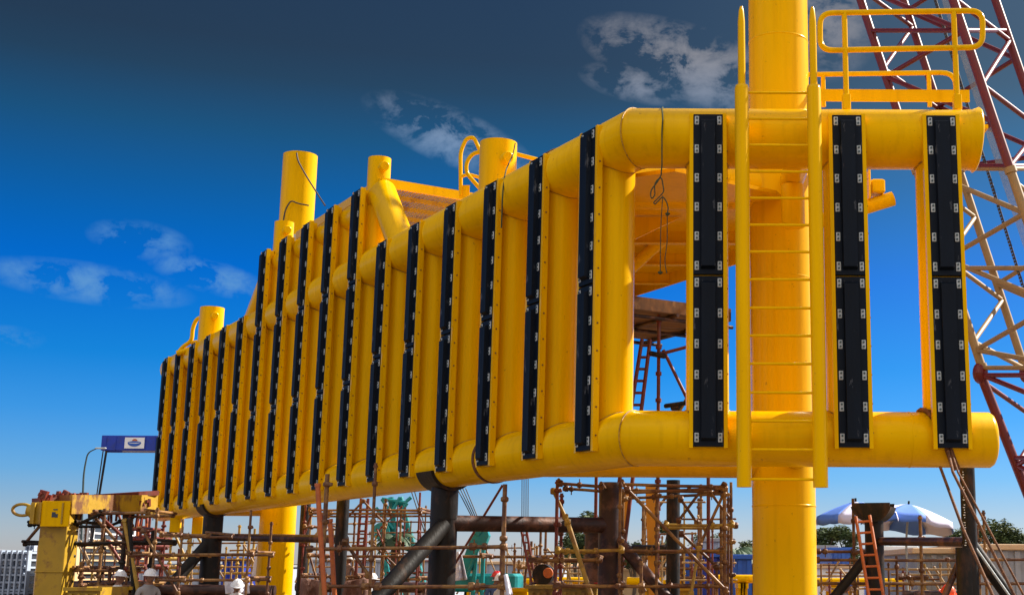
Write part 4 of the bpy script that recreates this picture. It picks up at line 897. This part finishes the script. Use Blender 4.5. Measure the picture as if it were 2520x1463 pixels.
def plate(name, poly, Y, th, mt, parent):
    b = MB(); b.add([P(u, v, Y-th/2) for u, v in poly]+[P(u, v, Y-th/2)+Yv*th for u, v in poly], [tuple(range(len(poly))), tuple(range(2*len(poly)-1, len(poly)-1, -1))]+[(i, i+len(poly), (i+1) % len(poly)+len(poly), (i+1) % len(poly)) for i in range(len(poly))]); return b.build(name, mt, parent)
plate('boom', [(1162, 1312), (1178, 1292), (1198, 1300), (1203, 1316), (1196, 1335), (1182, 1340), (1160, 1380), (1142, 1425), (1134, 1388), (1140, 1372)], YE, .35, TEAL, TE)
plate('arm', [(1152, 1285), (1166, 1280), (1186, 1306), (1176, 1318)], YE-.1, .28, TEAL, TE)
b = MB(); b.tube([P(1190, 1335, YE-.3), P(1186, 1463, YE-.3)], .05, 10); b.tube([P(1172, 1345, YE-.3), P(1164, 1463, YE-.3)], .05, 10); b.tube([P(1176, 1345, YE-.35), P(1148, 1420, YE-.35)], .045, 10); b.build('hydraulic_cylinder', TEAL, TE)
b = MB(); q = P(1190, 1432, YE); b.box((q.x, YE+.6, q.z), (1.6, 1.4, .42), bev=.06); b.build('body', TEAL, TE)
b = MB(); b.box((q.x, YE+.6, .45), (1.9, 1.9, .6), bev=.2); b.build('track', DARK, TE)
# crane wires hanging
for lab, us, v0, v1, Y in (('four thin wire ropes hanging in the gap left of the scaffold', (1345-60, 1290, 1295, 1300), 1175, 1268, 60), ('thin hoist wires slanting down beside the black pile', None, 0, 0, 50)):
    b = MB()
    if us:
        for u in us: b.tube([P(u, v0-60, Y), P(u-1, v1+110, Y)], .02, 5)
    else:
        for k in range(4): b.tube([P(1125+k*7, 1200, Y), P(1160+k*8, 1268+k*8, Y)], .02, 5)
    tag(b.build('wire_rope', STEELR, origin=P(1290 if us else 1125, 1200, Y)), lab, 'wire rope')

# ------------------------------------------------------------------ umbrellas
def umbrella(label, ut, vt, Y, rad, drop, tiltx, tilty, pole_u, pole_v, seed):
    top = P(ut, vt, Y); base = Vector((P(pole_u, pole_v, Y).x, Y, 0)); U_ = empty('umbrella', base, label, 'umbrella')
    tubepart('pole', [base, P(pole_u, pole_v, Y), top], .022, GALV, U_, 10)
    n = 8; rot = Matrix.Rotation(tilty, 3, 'Y') @ Matrix.Rotation(tiltx, 3, 'X')
    for k in range(n):
        b = MB(); a0, a1 = 2*math.pi*k/n+.2, 2*math.pi*(k+1)/n+.2; rows = []
        for j in range(7):
            t = j/6; row = []
            for m_ in range(7):
                s_ = m_/6; a = a0+(a1-a0)*s_; sag = 1-.07*math.sin(math.pi*s_)*t
                x, y = math.cos(a)*rad*t*sag, math.sin(a)*rad*t*sag; z = -drop*(t**1.35)-.03*math.sin(math.pi*s_)*t
                row.append(top+rot @ Vector((x, y, z)))
            rows.append(row)
        rows.append([p+rot @ Vector((math.cos(a0+(a1-a0)*m_/6)*.03, math.sin(a0+(a1-a0)*m_/6)*.03, -.13-.02*math.sin(m_*1.0))) for m_, p in enumerate(rows[-1])])
        vs = [p for r_ in rows for p in r_]; b.add(vs, [(j*7+m_, j*7+m_+1, j*7+7+m_+1, j*7+7+m_) for j in range(7) for m_ in range(6)], True)
        o = b.build('canopy_panel', UMBB if k % 2 == seed % 2 else UMBW, U_)
        md = o.modifiers.new('solid', 'SOLIDIFY'); md.thickness = .006
    for k in range(n):
        a = 2*math.pi*k/n+.2; tubepart('rib', [top+rot @ Vector((0, 0, -.05)), top+rot @ Vector((math.cos(a)*rad*.5, math.sin(a)*rad*.5, -drop*.31-.02)), top+rot @ Vector((math.cos(a)*rad, math.sin(a)*rad, -drop-.02))], .007, GALV, U_, 6)
    tubepart('finial', [top, top+rot @ Vector((0, 0, .07))], .02, PILE, U_, 8)
umbrella('faded blue and white umbrella behind the orange ladder', 2106, 1233, 26, .80, .24, .04, -.06, 2100, 1300, 0)
umbrella('pale white umbrella with blue panels right of the saddle post', 2236, 1240, 27, .94, .31, -.08, .13, 2230, 1330, 1)

# ------------------------------------------------------------------ people
def person(label, u, vtop, Y, helm, shirt, trou, face=0., lean=0., stand=0., carry=None):
    """face: yaw (0 looks at the camera); stand: height of what the feet rest on"""
    t = P(u, vtop, Y); zt = t.z; h = zt-stand; base = Vector((t.x, Y, stand)); k = h/1.74
    pr = empty('person', base, label, 'person')
    rz = Matrix.Rotation(face, 3, 'Z')
    def q(x, y, z):
        y2 = y
        if z > .95: y2 = y-(z-.95)*math.sin(lean); z = .95+(z-.95)*math.cos(lean)
        return tuple(rz @ (Vector((x, y2, z))*k))
    J = [((0, 0, .95), .14), ((0, 0, 1.15), .135), ((0, 0, 1.36), .15), ((0, 0, 1.47), .07), ((0, -.01, 1.55), .06)]
    pts = [q(*a) for a, _ in J]; rd = [r for _, r in J]; eds = [(0, 1), (1, 2), (2, 3), (3, 4)]
    def chain(start, lst):
        prev = start
        for a, r in lst: pts.append(q(*a)); rd.append(r); eds.append((prev, len(pts)-1)); prev = len(pts)-1
        return prev
    for s_ in (-1, 1):
        chain(0, [((s_*.10, 0, .88), .095), ((s_*.11, -.02, .5), .065), ((s_*.12, .01, .1), .045), ((s_*.13, -.13, .05), .04)])
        w_ = chain(2, [((s_*.19, 0, 1.38), .062), ((s_*.25, -.02, 1.10), .045), ((s_*.22, -.22, .98), .035), ((s_*.20, -.28, .98), .032)])
    me = bpy.data.meshes.new('body'); me.from_pydata([Vector(p) for p in pts], eds, []); o = bpy.data.objects.new('body', me); SC.collection.objects.link(o)
    sk = o.modifiers.new('skin', 'SKIN'); 
    for i, v in enumerate(me.skin_vertices[0].data): v.radius = (rd[i]*k*.9, rd[i]*k*.75 if i < 3 else rd[i]*k*.9); v.use_root = (i == 0)
    sb = o.modifiers.new('sub', 'SUBSURF'); sb.levels = sb.render_levels = 2
    dg = bpy.context.evaluated_depsgraph_get(); dg.update(); m2 = bpy.data.meshes.new_from_object(o.evaluated_get(dg)); o.modifiers.clear(); o.data = m2
    m2.materials.clear()
    for mm in (trou, shirt, SKIN): m2.materials.append(mm)
    for pl in m2.polygons:
        c = pl.center; zz = c.z/k; pl.use_smooth = True
        pl.material_index = 0 if zz < .93 else (2 if zz > .95+.53*math.cos(lean) else 1)
        if abs((rz.transposed() @ c).y/k) > .24 and .85 < zz < 1.1: pl.material_index = 2
    o.parent = pr
    # hands
    for s_ in (-1, 1):
        for f_ in range(5):
            b = MB(); hx_, hy_, hz_ = s_*.20+(f_-2)*.017, -.29, .98
            ln = (.05, .075, .08, .075, .055)[f_]
            b.tube([base+Vector(q(hx_, hy_, hz_)), base+Vector(q(hx_, hy_-ln*.6, hz_-.012)), base+Vector(q(hx_, hy_-ln*.9, hz_-.035))], [.010*k, .009*k, .007*k], 6); b.build('finger', SKIN, pr)
    hc = base+Vector(q(0, -.02, 1.605)); b = MB(); ax = (rz @ Vector((0, -math.sin(lean), math.cos(lean)))).normalized(); fwd = (rz @ Vector((0, -math.cos(lean), -math.sin(lean)))).normalized(); sdv = fwd.cross(ax)
    rot = Matrix((sdv, -fwd, ax)).transposed()
    vs = []; fs = []; n1, n2 = 14, 10
    for i in range(n2+1):
        ph = math.pi*i/n2
        for j in range(n1):
            a = 2*math.pi*j/n1; x, y, z = math.sin(ph)*math.cos(a), math.sin(ph)*math.sin(a), math.cos(ph)
            sx_, sy_, sz_ = .074, .093, .118
            if z < -.2: sx_ *= 1+.35*(z+.2); sy_ *= 1+.15*(z+.2)
            fx = 0
            if y < -.85 and abs(x) < .25 and -.25 < z < .15: fx = -.016
            vs.append(hc+rot @ Vector((x*sx_, y*sy_+fx, z*sz_))*k)
    for i in range(n2):
        for j in range(n1): fs.append((i*n1+j, (i+1)*n1+j, (i+1)*n1+(j+1) % n1, i*n1+(j+1) % n1))
    b.add(vs, fs, True)
    for s_ in (-1, 1): b.dome(hc+rot @ Vector((s_*.076, .01, -.01))*k, .02*k, sdv*s_, .012*k, 8, 3)
    hd = b.build('head', SKIN, pr)
    b = MB()
    for s_ in (-1, 1): b.dome(hc+rot @ Vector((s_*.03, -.086, .005))*k, .010*k, fwd, .006*k, 8, 3)
    b.box(hc+rot @ Vector((0, -.088, -.06))*k, (.04*k, .01*k, .008*k), rot); b.build('eyes_and_mouth', DARK, hd)
    b = MB(); hb_ = hc+rot @ Vector((0, 0, .035))*k; b.dome(hb_, .115*k, ax, .125*k, 24, 8, sx=1, sy=1.12)
    pts_ = [hb_+rot @ Vector((math.sin(a)*.135, -math.cos(a)*.165 if abs(a) < 1.4 else -math.cos(a)*.14, .0))*k for a in [2*math.pi*i/24-math.pi for i in range(24)]]
    b.tube(pts_, .007*k, 6, closed=True); b.add(pts_+[hb_], [(i, (i+1) % 24, 24) for i in range(24)], False)
    b.tube([hb_+rot @ Vector((0, -.12, .03))*k, hb_+rot @ Vector((0, -.06, .115))*k, hb_+rot @ Vector((0, .06, .118))*k, hb_+rot @ Vector((0, .12, .03))*k], .009*k, 6)
    b.build('helmet', helm, pr)
    return pr
def stand_box(label, u, Y, h, wd=1.6):
    x = P(u, 1402, Y).x; o = empty('work_platform', (x, Y, 0), label, 'platform', 'low plank platforms')
    for sx__ in (-wd/2+.1, wd/2-.1): b = MB(); b.box((x+sx__, Y, (h-.05)/2), (.08, .8, h-.05)); b.build('trestle', SCAF, o)
    for k in range(3): b = MB(); b.box((x, Y-.3+k*.3, h-.025), (wd, .26, .05)); b.build('plank', WOOD, o)
person('worker in grey with white helmet facing away at the left scaffold', 288, 1403, 26.6, HWHITE, CLWHITE, CLBLUE, 2.6, .1, 0)
person('worker with white helmet beside the left end of the landing', 367, 1400, 25.4, HWHITE, CLGREY, CLBLUE, .9, .05, 0)
stand_box('plank platform under the worker inside the scaffold tower', 852, 31, .85)
person('worker in brown overalls with cloth hood inside the red scaffold tower', 854, 1366, 31, CLWHITE, CLBROWN, CLBROWN, 3.0, .25, .85)
person('worker with white helmet right of the teal excavator', 1240, 1411, 27, HWHITE, CLWHITE, CLBLUE, -.8, .1, 0)
person('worker with red helmet left of the brown braced pile', 1466, 1418, 25, HRED, CLBLUE, CLBLUE, .3, .05, 0)
person('worker with orange helmet bending under the right umbrella', 2306, 1434, 20, HORG, CLGREY, CLBLUE, .6, .3, 0)
person('worker with red helmet half hidden behind the stout rusty standard', 1222, 1405, 30, HRED, CLBLUE, CLBLUE, .5, 0, 0)

person('worker with white helmet behind the cream bundle at the far left pile', 582, 1420, 26, HWHITE, CLWHITE, CLBLUE, .4, .35, 0)
person('worker with yellow vest and white helmet behind the tall scaffold bay', 1648, 1412, 30, HWHITE, VEST, CLBLUE, -.3, .05, 0)
person('worker with blue helmet left of the orange ladder', 2072, 1424, 26, HBLUE, CLGREY, CLBLUE, .8, .1, 0)
person('worker with white helmet beside the far brown tarpaulin', 905, 1410, 29, HWHITE, CLGREY, CLBLUE, 1.8, .1, 0)
# ------------------------------------------------------------------ yard clutter
def drum(label, u, v, Y, r, Lz, mt, ang, group=None):
    c = P(u, v, Y); d = Vector((math.cos(ang), math.sin(ang), 0)); b = MB()
    b.tube([c-d*Lz/2, c-d*Lz*.45, c+d*Lz*.45, c+d*Lz/2], [r*.95, r, r, r*.95], 24)
    o = MB()
    return tag(b.build('pipe', mt, origin=c), label, 'pipe', group)
def rack(label, u0, u1, v, Y, n, r, mt, seed, kind='pipe_rack'):
    """row of pipes lying on two trestles"""
    a, c = P(u0, v, Y), P(u1, v, Y); rn = random.Random(seed); S = empty(kind, ((a.x+c.x)/2, Y, 0), label, 'pipe rack')
    for x in (a.x+.3, (a.x+c.x)/2, c.x-.3):
        b = MB(); hh = a.z-2*r; b.box((x, Y+.5, hh-.06), (.12, 1.5, .12)); b.box((x, Y, (hh-.12)/2), (.1, .1, hh-.12)); b.box((x, Y+1.0, (hh-.12)/2), (.1, .1, hh-.12)); b.build('trestle', mt, S)
    for k in range(n):
        y = Y-.1+k*(2*r+.03); e = rn.uniform(-.3, .3); b = MB(); b.tube([(a.x+e, y, a.z-r), (c.x+e, y, a.z-r)], r, 20); b.tube([(a.x+e, y, a.z-r), (a.x+e-.02, y, a.z-r)], r*.8, 20); b.build('pipe', mt, S)
    return S
rack('yellow pipes laid on trestles left of the big yellow leg', 1790, 1865, 1412, 33, 4, .1, YEL, 1)
rack('yellow pipes on trestles behind the orange ladder', 2018, 2190, 1420, 33, 4, .1, YEL, 2)
rack('yellow pipe row right of the brown braced pile', 1560, 1680, 1418, 34, 4, .11, YEL, 3)
rack('yellow pipes on trestles below the rusty cross beam', 1280, 1365, 1420, 42, 4, .12, YEL, 4)
rack('yellow pipes on trestles behind the teal excavator', 1130, 1235, 1414, 42, 4, .12, YEL, 5)
rack('brown pipes on trestles under the left scaffold', 380, 650, 1437, 29, 4, .11, PIPE, 6)
rack('brown pipes on trestles behind the red scaffold tower', 745, 1060, 1430, 36, 5, .13, PIPE, 7)
rack('rusty pipes on trestles at the far left foreground', 170, 360, 1428, 30, 4, .12, PIPE, 8)
rack('yellow pipes on trestles left of the red helmet worker', 1375, 1470, 1418, 40, 4, .1, YEL, 9)
rack('rusty pipes on trestles under the right grey shed', 2260, 2400, 1452, 24, 4, .08, PIPE, 10)
def bin_(label, u0, u1, v, Y, mt):
    a, c = P(u0, v, Y), P(u1, v, Y); S = empty('skip_bin', ((a.x+c.x)/2, Y+.5, 0), label, 'skip bin'); H = a.z; w = c.x-a.x; m = (a.x+c.x)/2; b = MB()
    b.prism([(-w/2*.8, .1), (w/2*.8, .1), (w/2, H), (w/2-.03, H), (w/2*.8-.03, .14), (-w/2*.8+.03, .14), (-w/2+.03, H), (-w/2, H)], (m, Y, 0), X, Z, Yv, 1.2)
    for yy in (Y-.02, Y+1.2): b.prism([(-w/2*.8, .1), (w/2*.8, .1), (w/2, H), (-w/2, H)], (m, yy, 0), X, Z, Yv, .03)
    for k in range(4): b.box((m-w*.36+w*.24*k, Y-.05, H*.5), (.05, .05, H*.85))
    b.build('shell', mt, S)
    for yy in (Y-.06, Y+1.26): b = MB(); b.box((m, yy, H-.03), (w+.1, .06, .06)); b.build('rim', mt, S)
bin_('dull yellow skip bin left of the slanting yellow strut', 1378, 1470, 1437, 23, SCAFY)
bin_('dull yellow skip bin left of the machine with the round drum', 1300, 1368, 1438, 24, SCAFY)
bin_('bright yellow skip bin right of the stout rusty standard', 1250, 1298, 1446, 26, YEL)
bin_('brown skip bin behind the brace of the brown pile', 1590, 1700, 1443, 27, YEL2)
bin_('worn yellow bin at the foot of the far left tee post', 168, 250, 1443, 24, YEL2)
# welding machine with a round drum and cap
x = P(1345, 1420, 27); WM = empty('welding_machine', (x.x, 27, 0), 'dark machine with round drum and orange disc above the yellow skip bins', 'machine')
b = MB(); c = P(1338, 1412, 27); b.tube([c-Yv*.3, c+Yv*.4], .2, 24); b.build('drum', PILE, WM)
b = MB(); c2 = P(1349, 1408, 26.6); b.tube([c2, c2-Yv*.04], [.1, .09], 20); b.build('disc', ORG, WM)
b = MB(); b.box((x.x, 27.1, (c.z-.15)/2), (.7, .5, c.z-.15), bev=.05); b.build('body', PIPE, WM)
b = MB(); b.tube(roundpath([P(1318, 1430, 27), P(1322, 1400, 27), P(1360, 1392, 27), P(1366, 1425, 27)], .1), .025, 8); b.build('handle', PILE, WM)
# cloths
def cloth(name, label, cat, pts, Y, mt, seed):
    rn = random.Random(seed); n = 10; (ul, vl), (ur, vr), (bl, vbl), (br, vbr) = pts; vs = []
    for j in range(n+1):
        for i in range(n+1):
            s_, t = i/n, j/n; u = (ul*(1-s_)+ur*s_)*(1-t)+(bl*(1-s_)+br*s_)*t; v = (vl*(1-s_)+vr*s_)*(1-t)+(vbl*(1-s_)+vbr*s_)*t
            vs.append(P(u, v, Y+.10*math.sin(s_*9+seed)*(.3+t)+rn.uniform(-.01, .01)))
    b = MB(); b.add(vs, [(j*(n+1)+i, j*(n+1)+i+1, (j+1)*(n+1)+i+1, (j+1)*(n+1)+i) for j in range(n) for i in range(n)], True)
    o = tag(b.build(name, mt, origin=vs[0]), label, cat); md = o.modifiers.new('s', 'SOLIDIFY'); md.thickness = .015; return o
cloth('sheet', 'white sheet hanging beside the black pile', 'sheet', [(1124, 1356), (1135, 1356), (1116, 1428), (1150, 1424)], 26, TARP, 1)
cloth('sheet', 'pale pink cloth hanging left of the yellow far column', 'sheet', [(637, 1330), (650, 1330), (618, 1424), (648, 1420)], 33, TARP, 2)
cloth('tarpaulin', 'crumpled brown tarpaulin low beside the yellow far column', 'tarpaulin', [(742, 1420), (800, 1428), (738, 1475), (806, 1475)], 24, BROWN, 3)
cloth('tarpaulin', 'crumpled brown tarpaulin under the rusty ledger right of centre', 'tarpaulin', [(850, 1428), (905, 1420), (840, 1475), (912, 1475)], 25, BROWN, 4)
cloth('tarpaulin', 'brown tarpaulin draped at the far left behind the workers', 'tarpaulin', [(205, 1432), (290, 1428), (200, 1475), (300, 1475)], 29, BROWN, 5)
cloth('sheet', 'cream sheet bundled at the foot of the far left pile', 'sheet', [(552, 1428), (612, 1420), (555, 1460), (615, 1458)], 27, TARP, 6)
cloth('rag', 'pale rag knotted low on the stout rusty standard', 'rag', [(1240, 1412), (1250, 1412), (1246, 1466), (1262, 1460)], 17.4, TARP, 7)
# perimeter fence running across behind everything
FE = empty('fence', (0, 95, 0), 'long grey perimeter fence across the back of the yard', 'fence')
b = MB()
for k in range(-19, 20): b.box((k*2, 95, 1.05), (1.94, .04, 2.1))
b.build('panel', CONC, FE); b.build('panel', CONC, FE)
for k in range(-19, 21): b = MB(); b.box((k*2-1, 94.95, 1.1), (.1, .12, 2.2)); b.build('fence_post', GALV, FE)
